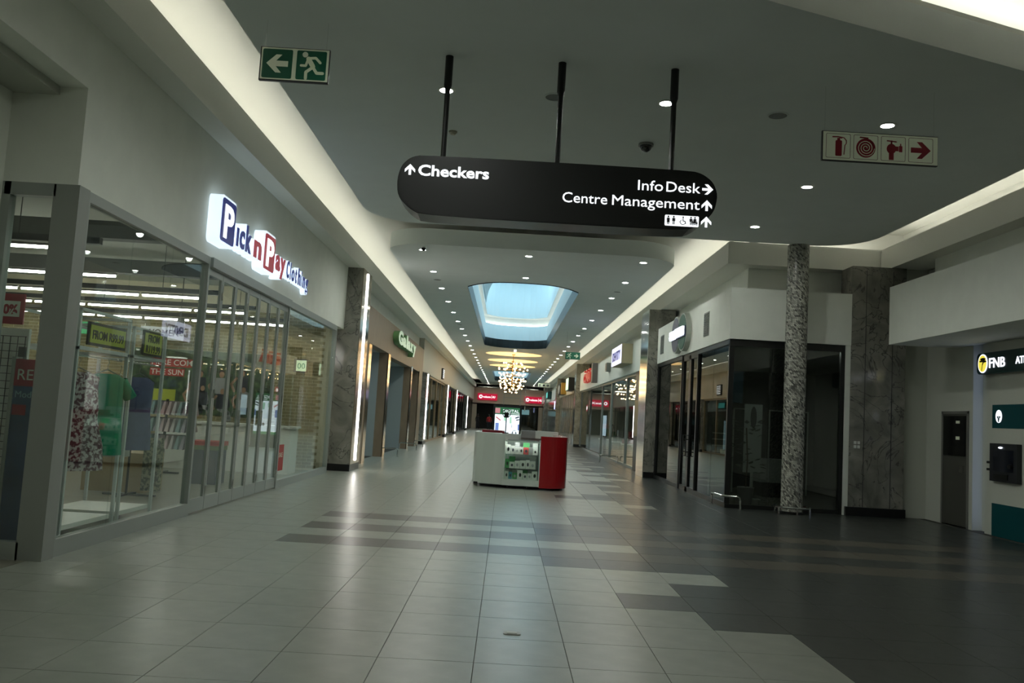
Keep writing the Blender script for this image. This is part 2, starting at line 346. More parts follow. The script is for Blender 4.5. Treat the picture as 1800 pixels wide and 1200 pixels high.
# ---- skylight wells
def well(y0, y1, label):
    t = thing('skylight_well', (.3, (y0+y1)/2, ZI), label, 'skylight', 'skylights in the corridor ceiling')
    W = mat('well_white', (.80, .84, .84), .7)
    pts = well_pts(y0, y1); n = len(pts)
    def ring(ps, z0, z1, nm, mt, ps2=None):
        q = ps2 or ps
        mb = MB().add([(*p, z0) for p in ps]+[(*p, z1) for p in q], [(i, (i+1) % n, n+(i+1) % n, n+i) for i in range(n)]); mb.smooth = False
        return mb.build(nm, mt, t)
    ring(well_pts(y0, y1, g=-.015), ZI-.02, 5.66, 'black_rim', BLACK)
    ring(well_pts(y0, y1, g=.0), 5.66, 6.42, 'well_wall', W)
    g2 = .38
    ring(well_pts(y0, y1, g=0), 6.42, 6.42, 'ledge', W, well_pts(y0, y1, g=g2))
    ring(well_pts(y0, y1, g=g2), 6.42, 6.85, 'cove_wall', W)
    ring(well_pts(y0, y1, g=g2), 6.85, 6.86, 'cove_return', W, well_pts(y0, y1, g=-.05))
    ring(well_pts(y0, y1, g=-.05), 6.85, 9.3, 'upper_wall', W)
    a = well_pts(y0, y1, g=g2-.06); bb = well_pts(y0, y1, g=g2-.10)
    ring(a, 6.47, 6.50, 'cove_light', emis('well_led', (1, .93, .76), 3.5), bb)
    mb = MB().box(-1.2, 1.9, y1-1.2, y1+1.5, 9.3, 9.4).box(-1.2, 1.9, y0-1.5, y0+1.0, 9.3, 9.4).box(-2.4, -1.2, y0-1.5, y1+1.5, 9.3, 9.4).box(1.9, 2.9, y0-1.5, y1+1.5, 9.3, 9.4)
    mb.build('roof', W, t)
    # curved ceiling on one side of the vault, its shade put into the grey
    vs = []; 
    for k in range(9):
        a_ = PI/2*k/8; vs += [(-1.25+1.5*(1-math.cos(a_)), y0+3, 7.0+1.55*math.sin(a_)), (-1.25+1.1*(1-math.cos(a_)), y1-4.5, 7.0+1.55*math.sin(a_))]
    MB().add(vs, [(2*k, 2*k+1, 2*k+3, 2*k+2) for k in range(8)]).build('curved_vault', mat('vault_painted_shade', (.42, .46, .46), .8), t)
    MB().box(-1.2, 1.9, y0+1, y1-1.2, 9.32, 9.34).build('roof_glass', GLASS, t)
    return t
well(*W1, 'pale blue rounded skylight well with black rim over the kiosk')
well(*W2, 'pale blue skylight well behind the hanging chandeliers')

# ---- outer shell
bt = MB().box(-4.55, -3.93, -9.5, YE-1, 5.30, 5.37).box(4.62, 5.2, 17.78, YE-1, 5.30, 5.37).box(4.62, 7.8, 17.76, 18.2, 5.30, 5.37).box(7.82, 8.6, -9.5, 18.2, 5.30, 5.37)
struct('trim_12', bt, BULK, 'white battens inside the light coves')
struct('wall_upper', MB().box(-4.5, -4.35, -9.5, YE, 5.0, ZS).box(5.1, 5.25, 18.2, YE, 5.0, ZS).box(5.1, 8.5, 18.2, 18.35, 5.0, ZS).box(8.4, 8.55, -9.5, 18.2, 5.0, ZS), SLAB, 'white walls behind the light coves')
SH = MB().box(-14.2, -14, -10, 112, -.3, 9).box(14, 14.2, -10, 112, -.3, 9).box(-14, 14, -10.2, -10, -.3, 9).box(-14, 14, 112, 112.2, -.3, 9)
struct('wall_outer', SH, mat('shell_grey', (.25, .26, .25), .8), 'plain outer walls of the building')
struct('wall_rear', MB().box(-4.85, 8.5, -9.6, -9.5, 0, 5.6), WALL, 'plain wall closing the entrance area')

# ---- walls on the clothing-store side
wl = MB().box(-4.35, XW_L, 7.82, 20.95, 3.45, 5.0)                 # fascia
wl.box(-4.35, XW_L, -9.5, 7.82, 4.38, 5.0)                         # bulkhead continuing over the recess
wl.box(-4.95, -4.35, -9.5, 7.82, 4.38, 4.46)                       # its soffit
wl.box(-4.95, -4.35, 7.82, 7.98, 3.45, 4.46)                       # return above the glazed corner
wl.box(-4.95, -4.80, -9.5, 7.82, 0, 4.38)                          # set-back wall
struct('wall_left', wl, WALL, 'white painted shop fascia above the clothing store glazing')
BROWN = mat('brown_cladding', (.27, .20, .13), .45, noise=.15, nscale=3, stretch=(1, 8, .5))
ops = [(24.3, 28.3, 3.42), (28.85, 35.2, 3.34), (35.7, 38.4, 3.34)]
wb = MB().box(-4.3, -4.0, 22.25, 40.0, 3.45, 4.46)
ys = [22.25]+[v for o in ops for v in o[:2]]+[40.0]
for a, b_ in zip(ys[0::2], ys[1::2]): wb.box(-4.3, -4.0, a, b_, 0, 3.45)
for a, b_, z in ops: wb.box(-4.3, -4.0, a, b_, z, 3.45)
struct('wall_left_brown', wb, BROWN, 'brown panelled shop front with three tall openings')
struct('wall_left_upper', MB().box(-4.55, -4.25, 21.5, 40, 4.46, 5.0), WALL, 'white recessed wall strip above the brown panelled shop')
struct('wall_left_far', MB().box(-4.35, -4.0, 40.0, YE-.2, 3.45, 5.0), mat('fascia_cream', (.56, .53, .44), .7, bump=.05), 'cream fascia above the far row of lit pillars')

# ---- walls on the optician side
wr = MB().box(4.40, 4.9, 17.0, 26.35, 3.36, 4.40).box(4.9, 6.838, 17.0, 17.5, 3.36, 4.40)
struct('wall_right', wr, WALL, 'white corner fascia above the optician windows')
struct('wall_right_upper', MB().box(5.0, 5.15, 18.0, YE, 3.45, 5.0).box(5.15, 8.6, 18.0, 18.15, 3.45, 5.0), WALL, 'recessed white wall above the optician fascia')
struct('wall_right_bank', MB().box(7.19, 7.4, -9.5, 16.1, 3.32, 4.42).box(7.4, 8.45, -9.5, 16.0, 3.32, 3.40).box(8.0, 8.15, -9.5, 16.0, 3.4, 5.0).box(7.4, 8.0, 16.0, 16.1, 3.32, 4.42), WALL, 'white bulkhead over the bank machines')
BW = mat('bank_wall', (.55, .57, .50), .7, bump=.05)
for nm, bx, lb in (('pier', (8.45, 8.7, 16.5, 17.15, 0, 5.0), 'off-white wall between marble pillar and service door'), ('lintel', (8.45, 8.7, 15.6, 16.5, 2.1, 5.0), 'off-white wall above the service door'), ('jamb', (8.45, 8.7, 15.45, 15.6, 0, 3.4), 'narrow wall strip between door and lit niche'), ('niche', (8.63, 8.8, 15.05, 15.45, 0, 3.4), 'back of the narrow lit wall niche'), ('machine', (8.452, 8.7, -9.5, 15.05, 0, 3.4), 'off-white wall carrying the bank machine'), ('corner', (7.94, 8.7, 17.15, 17.4, 0, 5.0), 'off-white wall beside the wide marble pillar')):
    struct('wall_right_'+nm, MB().box(*bx), BW, lb)
struct('wall_right_mid', MB().box(4.34, 4.7, 27.4, 51.0, 3.32, 4.38), WALL, 'white fascia over the lit box sign shop')
struct('wall_right_far', MB().box(4.34, 4.7, 52.3, 70.5, 3.35, 4.30), mat('fascia_painted_glow', (.62, .55, .42), .7), 'fascia with the warm chandelier light put into its colour')  # warm glow of the chandeliers is mixed into the base colour
struct('wall_right_end', MB().box(4.34, 4.7, 72, YE-.2, 3.35, 4.30), WALL, 'white fascia near the far end shop')

# ---- far end
struct('wall_end', MB().box(-4.4, 5, YE, YE+.4, 2.95, 5.0).box(-4.4, -3.6, YE, YE+.4, 0, 2.95).box(4.0, 5, YE, YE+.4, 0, 2.95), mat('end_beige', (.62, .55, .43), .7), 'beige wall over the red signed shop at the corridor end')
struct('wall_end_shop', MB().box(-4.4, 5, YE+5, YE+5.2, 0, 3.1).box(-4.4, 5, YE, YE+5.2, 2.95, 3.1), mat('endshop', (.16, .16, .15), .7), 'dim back wall of the end shop')
# ================================================================== CEILING THINGS
def downlight(loc, label, group, power, r=.075):
    t = thing('downlight', loc, label, 'downlight', group)
    MB().lathe(loc, [(r+.028, .0), (r+.028, -.008), (r, -.010), (r, .0)], 20).build('trim_ring', WHITE, t)
    MB().cyl(V(*loc)+V(0, 0, -.006), V(*loc)+V(0, 0, -.001), r, 20).build('lens', LAMP, t)
    l = bpy.data.lights.new('downlight_bulb', 'SPOT'); l.energy = power; l.spot_size = math.radians(168); l.spot_blend = .55; l.shadow_soft_size = .07; l.color = (.95, 1, .935)
    lo = bpy.data.objects.new('downlight_bulb', l); COL.objects.link(lo); lo.parent = t; lo.location = (0, 0, -.02)
    return t
def row(first, positions, label):
    for p in positions: copy_tree(first, loc=p, label=label)
PN, PC = 56, 56
d0 = downlight((-.9, 9.55, ZI), 'round downlight just behind the first hanger rod above Checkers lettering', 'downlights in the entrance ceiling', PN)
row(d0, [(1.64, 9.55, ZI)], 'round downlight just behind the third hanger rod by Info Desk lettering')
d3 = downlight((4.33, 9.84, ZI), 'round downlight in the row between direction sign and fire equipment sign', 'downlights in the entrance ceiling', PN*.62)
row(d3, [(4.33, y, ZI) for y in (12.55, 15.25)], 'round downlight in the row between direction sign and fire equipment sign')
row(d0, [(-.9, 12.27, ZI), (1.64, 12.27, ZI), (-.9, 15.1, ZI), (1.64, 15.1, ZI)], 'round downlight above and behind the direction sign')
row(d0, [(-.9, 6.8, ZI), (-.9, 4.1, ZI), (-.9, 1.4, ZI)], 'round downlight over the entrance floor')
for nm, x in (('shutter shop', -2.12), ('optician', 2.95)):
    L = 'small round downlight in the corridor row on the %s side' % nm
    d1 = downlight((x, 19.32, ZI), L, 'downlights along the corridor', PC)
    row(d1, [(x, 19.32+2.93*k, ZI) for k in range(1, 27)], L)
d2 = downlight((.32, 19.35, ZI), 'downlight on the centre line before the first skylight', 'downlights on the corridor centre line', PC)
row(d2, [(.32, 22.41, ZI)], 'downlight on the centre line before the first skylight')
row(d2, [(.32, 46.9, ZI), (.32, 47.9, ZI)], 'downlight on the centre line between skylight and chandeliers')
row(d2, [(x, 101.0, ZS) for x in (-2.2, .3, 2.8)], 'downlight in the raised ceiling before the red signed end shop')
GRILLE = mat('grille_grey', (.22, .235, .22), .7)
def speaker(loc, label):
    t = thing('ceiling_speaker', loc, label, 'speaker', 'round ceiling speakers')
    MB().lathe(loc, [(.12, 0), (.12, -.008), (.105, -.01), (.105, -.002)], 24).build('rim', GREYC, t)
    MB().cyl(V(*loc)+V(0, 0, -.006), V(*loc), .105, 24).build('grille', GRILLE, t)
speaker((2.99, 9.73, ZI), 'flat round grey ceiling speaker near the fire equipment sign')
speaker((.35, 9.56, ZI), 'flat round grey ceiling speaker behind the middle sign rod')
for y, q in ((23.6, 'level with the front of the first skylight'), (35.2, 'halfway along the first skylight')): speaker((-2.12, y, ZI), 'flat round speaker on the shutter shop side '+q)
for y, q in ((23.9, 'level with the front of the first skylight'), (35.2, 'halfway along the first skylight')): speaker((2.95, y, ZI), 'flat round speaker on the optician side '+q)
c = (1.65, 11.03, ZI)
t = thing('security_camera', c, 'black dome security camera on the entrance ceiling', 'camera')
MB().cyl(V(*c)+V(0, 0, -.03), c, .10, 24).build('base', mat('cam_grey', (.3, .3, .28), .5), t)
b = MB().ball(V(*c)+V(0, 0, -.03), .082, 16, 10); b.smooth = True; b.build('dome', mat('dome_black', (.006, .006, .008), .06, coat=1), t)
c = (-2.06, 18.96, ZI)
t = thing('security_camera', c, 'small dark camera at the rounded front of the corridor ceiling', 'camera')
MB().cyl(V(*c)+V(0, 0, -.03), c, .045, 16).build('base', WHITE, t); MB().ball(V(*c)+V(0, 0, -.05), .05, 12, 8).build('dome', BLACK, t)
c = (-.91, 10.98, ZI)
t = thing('smoke_detector', c, 'small cream smoke detector beside the direction sign rods', 'detector')
MB().cyl(V(*c)+V(0, 0, -.02), c, .055, 16).build('base', mat('cream_plastic', (.5, .48, .36), .5), t); MB().cyl(V(*c)+V(0, 0, -.045), V(*c)+V(0, 0, -.02), .03, 16, .045).build('cap', MATS['cream_plastic'], t)

# ---- direction sign
F = FB(.395, 3.82, 8.5)
SIGNB = mat('sign_black', (.010, .011, .010), .3, spec=.4); GLOW = emis('sign_glow', (.93, .97, 1), .95)
t = thing('direction_sign', (.395, 8.67, 3.45), 'long black hanging direction sign with white lettering on three rods', 'sign')
oct_ = [(-1.62, -.12), (-1.50, -.24), (-1.36, -.31), (1.30, -.31), (1.45, -.25), (1.60, -.10), (1.63, .08), (1.58, .21), (1.47, .29), (1.34, .32), (-1.38, .32), (-1.51, .29), (-1.60, .20), (-1.635, .06)]
def smooth_poly(p, it=2):
    for _ in range(it):
        q = []
        for i in range(len(p)):
            a, b_ = p[i], p[(i+1) % len(p)]; q += [(a[0]*.78+b_[0]*.22, a[1]*.78+b_[1]*.22), (a[0]*.22+b_[0]*.78, a[1]*.22+b_[1]*.78)]
        p = q
    return p
MB().fr(F, smooth_poly(oct_, 2), -.36, 0).build('body', SIGNB, t)
sp = smooth_poly([(a*.993, b_*.975) for a, b_ in oct_], 2)
MB().fr(F, sp, 0, .004).build('face_panel', mat('sign_face', (.008, .009, .008), .5), t)
for x in (-.80, .38, 1.56):
    r = MB().cyl((x, 8.62, 4.12), (x, 8.62, 5.0), .028, 14).build('rod', SIGNB, t)
    MB().cyl((x, 8.62, 4.93), (x, 8.62, ZI), .042, 14).cyl((x, 8.62, 4.88), (x, 8.62, 4.93), .028, 14, .042).build('sleeve', SIGNB, r)
def arrow_up(mb, F, a, b, s, d0=.004, d1=.010):
    mb.rect(F, a-.013*s, a+.013*s, b-.055*s, b+.04*s, d0, d1)
    mb.fr(F, [(a, b+.062*s), (a-.055*s, b+.005*s), (a-.055*s, b-.028*s), (a, b+.027*s), (a+.055*s, b-.028*s), (a+.055*s, b+.005*s)], d0, d1)
ar = MB(); arrow_up(ar, F, -1.51, .155, .95); ar.build('arrow', GLOW, t)
ar = MB(); arrow_up(ar, F, 1.52, -.04, .95); ar.build('arrow', GLOW, t)
ar = MB(); arrow_up(ar, F, 1.52, -.21, .95); ar.build('arrow', GLOW, t)
Fr = (F[0]+V(1.52, 0, .13), V(0, 0, -1), V(1, 0, 0)); ar = MB(); arrow_up(ar, Fr, 0, 0, .95); ar.build('arrow', GLOW, t)
text('Checkers', F, -1.43, .105, .155, .006, GLOW, t, bold=.0035, d=.004, width=.72)
text('Info', F, .80, .085, .150, .006, GLOW, t, d=.004, width=.255); text('Desk', F, 1.09, .085, .150, .006, GLOW, t, d=.004, width=.345)
text('Centre', F, .045, -.085, .150, .006, GLOW, t, d=.004, width=.455); text('Management', F, .545, -.085, .150, .006, GLOW, t, d=.004, width=.89)
MB().fr(F, rrect(1.10, 1.445, -.265, -.155, .012), .004, .008).build('pictogram_panel', GLOW, t)
pk = mat('print_black', (.01, .01, .01), .6); pb = MB()
def stick(mb, a, b, s, skirt=False, d0=.008, d1=.011):
    mb.fr(F, ell(a, b+.036*s, .009*s, .010*s, 10), d0, d1)
    mb.fr(F, [(a-.012*s, b+.024*s), (a+.012*s, b+.024*s), (a+.012*s, b-.008*s), (a-.012*s, b-.008*s)], d0, d1)
    mb.rect(F, a-.018*s, a-.014*s, b-.008*s, b+.022*s, d0, d1); mb.rect(F, a+.014*s, a+.018*s, b-.008*s, b+.022*s, d0, d1)
    if skirt: mb.fr(F, [(a-.008*s, b+.0), (a+.008*s, b), (a+.017*s, b-.022*s), (a-.017*s, b-.022*s)], d0, d1)
    mb.rect(F, a-.010*s, a-.002*s, b-.042*s, b-.008*s, d0, d1); mb.rect(F, a+.002*s, a+.010*s, b-.042*s, b-.008*s, d0, d1)
for a_, b_, s_, k_ in ((1.135, -.208, 1, True), (1.19, -.208, 1, False), (1.365, -.205, .95, False), (1.405, -.205, .95, True), (1.385, -.225, .55, False), (1.425, -.228, .5, False)):
    q_ = MB(); stick(q_, a_, b_, s_, k_); q_.build('pictogram_figure', pk, t)
pb.fr(F, ell(1.285, -.172, .008, .009, 10), .008, .011); pb.stroke(F, [(1.285, -.185), (1.285, -.21), (1.305, -.212), (1.312, -.235)], .008, .008, .011)
pb.stroke(F, [(1.283+.026*math.cos(q), -.222+.026*math.sin(q)) for q in [2.2+k*.5 for k in range(9)]], .006, .008, .011); pb.stroke(F, [(1.245, -.222), (1.257, -.222)], .005, .008, .011)
pb.build('wheelchair_pictogram', pk, t)

# ---- hanging safety signs
PALE = mat('sign_pale', (.62, .68, .50), .4, emit=(.62, .68, .50), es=.06); GREEN = mat('sign_green', (.008, .125, .065), .4); SRED = mat('sign_red', (.36, .012, .03), .4)
def runner(mb, F, a, b, s, flip=1, d0=.012, d1=.016):
    P = lambda x, y: (a+flip*x*s, b+y*s)
    mb.fr(F, ell(*P(-.22, .36), .095*s, .095*s, 14), d0, d1)
    mb.stroke(F, [P(-.10, .22), P(.06, -.04)], .16*s, d0, d1)
    mb.stroke(F, [P(-.06, .24), P(.14, .26), P(.30, .10)], .085*s, d0, d1)
    mb.stroke(F, [P(-.12, .18), P(-.18, -.02), P(-.34, -.02)], .08*s, d0, d1)
    mb.stroke(F, [P(.06, -.06), P(.20, -.26), P(.40, -.26)], .10*s, d0, d1)
    mb.stroke(F, [P(.04, -.08), P(-.16, -.24), P(-.16, -.46)], .10*s, d0, d1)
def arrow_h(mb, F, a, b, s, flip=1, d0=.012, d1=.016):
    P = lambda x, y: (a+flip*x*s, b+y*s)
    mb.fr(F, [P(.42, 0), P(.05, .36), P(-.17, .36), P(.05, .11), P(-.42, .11), P(-.42, -.11), P(.05, -.11), P(-.17, -.36), P(.05, -.36)], d0, d1)
def wires(t, xs, y, z):
    for x in xs: MB().cyl((x, y, z), (x, y, ZI), .0018, 5).build('wire', CHROME, t)
def exit_sign(x0, x1, z0, z1, y, arrow_first, label, face, wire=True):
    F = FB((x0+x1)/2, (z0+z1)/2, y); W, H = x1-x0, z1-z0
    t = thing('exit_sign', ((x0+x1)/2, y, z0), label, 'sign')
    MB().rect(F, -W/2, W/2, -H/2, H/2, -.03, .004).build('frame', BLACK, t)
    MB().rect(F, -W/2+.012, W/2-.006, -H/2+.012, H/2-.008, .004, .009).build('panel', face, t)
    for k, a in enumerate((-W*.245, W*.245)):
        s = H*.43
        sq = MB().fr(F, rrect(a-W*.215, a+W*.215, -s, s, .015), .009, .012).build('green_square', GREEN, t)
        mb = MB()
        if (k == 0) == arrow_first: arrow_h(mb, F, a, 0, H*.74, -1 if arrow_first else 1)
        else: runner(mb, F, a, 0, H*.86, 1 if arrow_first else -1)
        mb.build('pictogram', PALE, sq)
    wires(t, (x0+.04, x1-.04), y+.01, z1)
exit_sign(-2.57, -1.90, 4.63, 4.965, 8.0, True, 'green hanging exit sign with arrow and running figure by the clothing store cove', PALE)
exit_sign(2.31, 2.92, 4.05, 4.35, 35.0, False, 'small green exit sign hanging over the corridor with running figure first', GREEN)
F = FB(3.795, 4.59, 8.8); t = thing('fire_equipment_sign', (3.795, 8.8, 4.43), 'pale hanging sign with four red fire equipment pictograms', 'sign')
MB().rect(F, -.615, .615, -.16, .16, -.03, .004).build('frame', BLACK, t); MB().rect(F, -.605, .61, -.152, .152, .004, .009).build('panel', PALE, t)
for k in range(4):
    a = -.445+.292*k
    ol = rrect(a-.13, a+.13, -.132, .132, .015); il = rrect(a-.126, a+.126, -.128, .128, .013); mb = MB(); n = len(ol)
    for i in range(n): j = (i+1) % n; mb.fr(F, [ol[i], ol[j], il[j], il[i]], .009, .0105)
    p = mb.build('pictogram_border', mat('thin_red', (.10, .02, .02), .5), t); mb = MB()
    if k == 0:
        mb.fr(F, rrect(a-.030, a+.038, -.11, .06, .012), .009, .013).rect(F, a-.012, a+.018, .06, .085, .009, .013).stroke(F, [(a-.06, .095), (a+.0, .098), (a+.035, .085)], .012, .009, .013)
        mb.stroke(F, [(a+.01, .098), (a+.06, .09), (a+.085, .06), (a+.085, .03), (a+.07, .01), (a+.062, -.09)], .008, .009, .013)
    elif k == 1:
        MB().stroke(F, [(a+r_*math.cos(q), r_*math.sin(q)-.008) for q, r_ in [(k2*.4, .012+.0017*k2) for k2 in range(48)]], .0055, .013, .0145).build('hose_gap', PALE, p)
        mb.fr(F, ell(a, -.008, .102, .104, 28), .009, .013)
        mb.stroke(F, [(a+.02, .100), (a-.06, .106)], .014, .009, .013)
    elif k == 2:
        mb.fr(F, ell(a-.02, 0, .05, .055, 16), .009, .013).rect(F, a-.045, a+.005, -.12, -.04, .009, .013).rect(F, a+.02, a+.055, -.022, .028, .009, .013).rect(F, a+.06, a+.095, -.03, .035, .009, .013)
        mb.rect(F, a-.028, a-.012, .05, .09, .009, .013).stroke(F, [(a-.065, .085), (a+.03, .078)], .012, .009, .013).rect(F, a+.072, a+.082, .035, .06, .009, .013)
    else: arrow_h(mb, F, a, 0, .25, 1, .009, .013)
    mb.build('pictogram', SRED, p)
wires(t, (3.21, 4.37), 8.81, 4.75)
F = FB(5.3-.8, 4.3, 78)
t = thing('far_fire_sign', (3.55, 78, 4.2), 'small pale hanging sign with dark pictograms near the corridor end', 'sign')
F = FB(3.35, 4.62, 78); MB().rect(F, -.55, .55, -.18, .18, -.03, 0).build('panel', PALE, t)
MB().rect(F, -.43, -.35, -.12, .12, 0, .01).build('pictogram', pk, t); MB().fr(F, ell(-.02, 0, .1, .1), 0, .01).build('pictogram', pk, t); mb = MB(); arrow_h(mb, F, .33, 0, .3, 1, 0, .01); mb.build('pictogram', pk, t)
wires(t, (2.85, 3.85), 78, 4.8)

# ---- chandeliers
BULB = emis('bulb_warm', (1, .70, .36), 18); BRASS = mat('brass', (.55, .36, .12), .25, metal=1)
def chandelier(y, label):
    t = thing('chandelier', (.27, y, 3.2), label, 'chandelier', 'tiered globe chandeliers under round coffers')
    x = .27
    MB().cyl((x, y, 3.45), (x, y, ZI-.014), .018, 8).cyl((x, y, ZI-.06), (x, y, ZI-.014), .10, 16).build('stem', BRASS, t)
    for z, r, n in ((4.70, .55, 7), (4.36, .86, 9), (4.02, .66, 9), (3.68, .78, 9), (3.40, .45, 6)):
        off = random.random(); mb = MB(); mb.ball((x, y, z-.05), .05, 8, 6)
        for k in range(n):
            a = 2*PI*(k+off)/n; q = V(x+r*math.cos(a), y+r*math.sin(a), z+random.uniform(-.07, .07))
            mb.tube([(x, y, z-.05), V(x, y, z-.05).lerp(q, .6)+V(0, 0, -.03), q-V(0, 0, .05)], .007, 5)
            mb.cyl(q-V(0, 0, .07), q-V(0, 0, .03), .02, 8)
            g = MB().ball(q, .045, 8, 6); g.smooth = True; g.build('globe_bulb', BULB, t)
        mb.build('arm_tier', BRASS, t)
chandelier(50.1, 'tiered brass chandelier of warm globe bulbs just past the first skylight')
chandelier(56.0, 'middle brass globe chandelier hanging between the other two')
chandelier(61.6, 'last brass globe chandelier before the second skylight')
# ================================================================== CLOTHING STORE FRONT
XG = -4.1
# glazed front frame: one window_n structure per bay, each with its frame members and panes
def bay(name, y0, y1, x, label, panes=1, z0=.0, z1=3.45, post=.055, dep=.10, fm=ALU, gm=GLASS, sill=.13, head=.14, joints=True):
    o = struct(name, MB().box(x-dep, x, y0, y1, z0, z0+sill).box(x-dep, x, y0, y1, z1-head, z1).box(x-dep, x, y0, y0+post, z0+sill, z1-head).box(x-dep, x, y1-post, y1, z0+sill, z1-head), fm, label)
    w_ = (y1-y0-2*post)/panes
    for k in range(panes):
        MB().box(x-dep/2-.005, x-dep/2+.005, y0+post+w_*k+.004, y0+post+w_*(k+1)-.004, z0+sill, z1-head).build('pane', gm, o)
    return o
bay('window_1', 8.02, 11.43, XG, 'three-pane frameless shop window behind the corner post', 3, post=.06, sill=.16, head=.10)
bay('window_2', 15.70, 20.15, XG, 'wide shop window between folding doors and marble pillar', 2, sill=.14, head=.12)
o = struct('window_3', MB().box(-4.78, -4.3, 7.82, 7.92, 0, .16).box(-4.78, -4.3, 7.82, 7.92, 3.33, 3.45).box(-4.80, -4.72, 7.82, 7.92, 0, 3.45), ALU, 'narrow glazed return of the store corner')
MB().box(-4.72, -4.3, 7.865, 7.875, .16, 3.33).build('pane', GLASS, o)
struct('trim_4', MB().box(-4.32, -4.08, 7.82, 8.02, 0, 3.45), mat('corner_post', (.30, .32, .29), .5, metal=.1), 'thick grey corner post of the store glazing')
struct('trim_5', MB().box(-4.2, -4.06, 11.43, 15.70, 3.32, 3.45), ALU, 'track rail over the folding doors')
fy = [11.43+(15.70-11.43)*k/7 for k in range(8)]
for k in range(7):
    a, b_ = fy[k]+.006, fy[k+1]-.006; x = XG
    o = struct('door_%d' % (k+1), MB().box(x-.055, x-.02, a, a+.05, .02, 3.31).box(x-.055, x-.02, b_-.05, b_, .02, 3.31).box(x-.055, x-.02, a+.05, b_-.05, .02, .20).box(x-.055, x-.02, a+.05, b_-.05, 3.22, 3.31), ALU, 'narrow glazed folding door leaf of the store entrance')
    MB().box(x-.043, x-.035, a+.05, b_-.05, .20, 3.22).build('pane', GLASS, o)
    for z in (.28, 1.62, 3.0):
        if k % 2 == 0: MB().cyl((x-.012, b_, z-.06), (x-.012, b_, z+.06), .012, 8).build('hinge', CHROME, o)
    if k in (2, 4): MB().box(x-.02, x+.02, b_-.05, b_-.03, 1.15, 1.4).build('door_handle', CHROME, o)

# ---- illuminated store sign
F = FL(0, 0, XG)
HALO = emis('sign_halo', (.74, .87, 1), .85); NAVY = mat('sign_navy', (.018, .025, .16), .35, emit=(.02, .03, .20), es=.35); SR = mat('sign_logo_red', (.30, .012, .03), .35, emit=(.35, .015, .03), es=.4)
LETW = emis('sign_letter_white', (.92, .96, 1), .8)
t = thing('store_sign', (XG, 13.9, 3.6), 'backlit store name in navy and red letters with thick glowing white sides', 'sign')
DP = .17
def tile_letter(y0, y1, z0, z1, face):
    p = MB().fr(F, rrect(y0-.035, y1+.035, z0-.035, z1+.035, .07), .0, DP).build('glowing_block', HALO, t)
    MB().fr(F, rrect(y0, y1, z0, z1, .05), DP, DP+.012).build('colour_face', face, p)
    text('P', F, y0+.10*(y1-y0), z0+.12*(z1-z0), (z1-z0)*1.06, .01, LETW, p, 'letter', bold=.018, d=DP+.012, width=.70*(y1-y0))
tile_letter(11.20, 11.74, 3.66, 4.24, NAVY); tile_letter(13.24, 13.80, 3.64, 4.20, SR)
def letters(body, y0, z0, size, wd, face, dp=DP, hb=.026, fb=.016):
    p = text(body, F, y0, z0, size, dp, HALO, t, 'glowing_letter', bold=hb, width=wd)
    text(body, F, y0+.012, z0, size, .012, face, p, 'colour_face', bold=fb, d=dp, width=wd-.024)
for ch, y0, wd in (('ı', 11.84, .10), ('c', 11.99, .24), ('k', 12.26, .28)): letters(ch, y0, 3.73, .50 if ch != 'k' else .52, wd, NAVY)
letters('n', 12.66, 3.73, .50, .40, SR)
for ch, y0, wd in (('a', 13.90, .30), ('y', 14.22, .32)): letters(ch, y0, 3.75, .48, wd, SR)
yy = 14.90
for ch, wd in zip('Clothing', (.25, .11, .27, .19, .26, .10, .26, .27)): letters(ch, yy, 3.77, .42, wd-.06, NAVY, .09, .014, .008); yy += wd

# ---- marble pillars with light strips
def lit_pillar(y0, y1, x0, x1, z1, label, strip_z, m=MARB):
    t = thing('marble_pillar', ((x0+x1)/2, (y0+y1)/2, 0), label, 'pillar', 'pillars with vertical light strips')
    MB().box(x0, x1, y0, y1, .17, z1).build('marble_cladding', m, t)
    MB().box(x0, x1+.01, y0-.01, y1+.01, 0, .17).build('plinth', PLINTH, t)
    mir = MB().box(x1, x1+.015, y0+.02, y1, .17, z1).build('mirror_face', BRONZE, t)
    ym = y0+(y1-y0)*.5
    MB().box(x1+.015, x1+.035, ym-.07, ym+.07, strip_z[0], strip_z[1]).build('light_strip', LED, mir)
    return t
lit_pillar(20.92, 22.2, -4.35, -3.72, 5.0, 'tall marble pillar with bright light strip beside the store sign', (.24, 4.95))
lit_pillar(41.2, 42.9, -4.35, -3.93, 3.45, 'lit marble pillar just past the brown panelled shop', (.24, 3.42))
lit_pillar(56.3, 57.6, -4.35, -3.93, 3.45, 'second lit pillar along the cream fascia', (.24, 3.42))
lit_pillar(66.9, 68.2, -4.35, -3.93, 3.45, 'third lit pillar along the cream fascia', (.24, 3.42))
lit_pillar(85.8, 87.1, -4.35, -3.93, 3.45, 'last lit pillar near the red signed shop', (.24, 3.42))

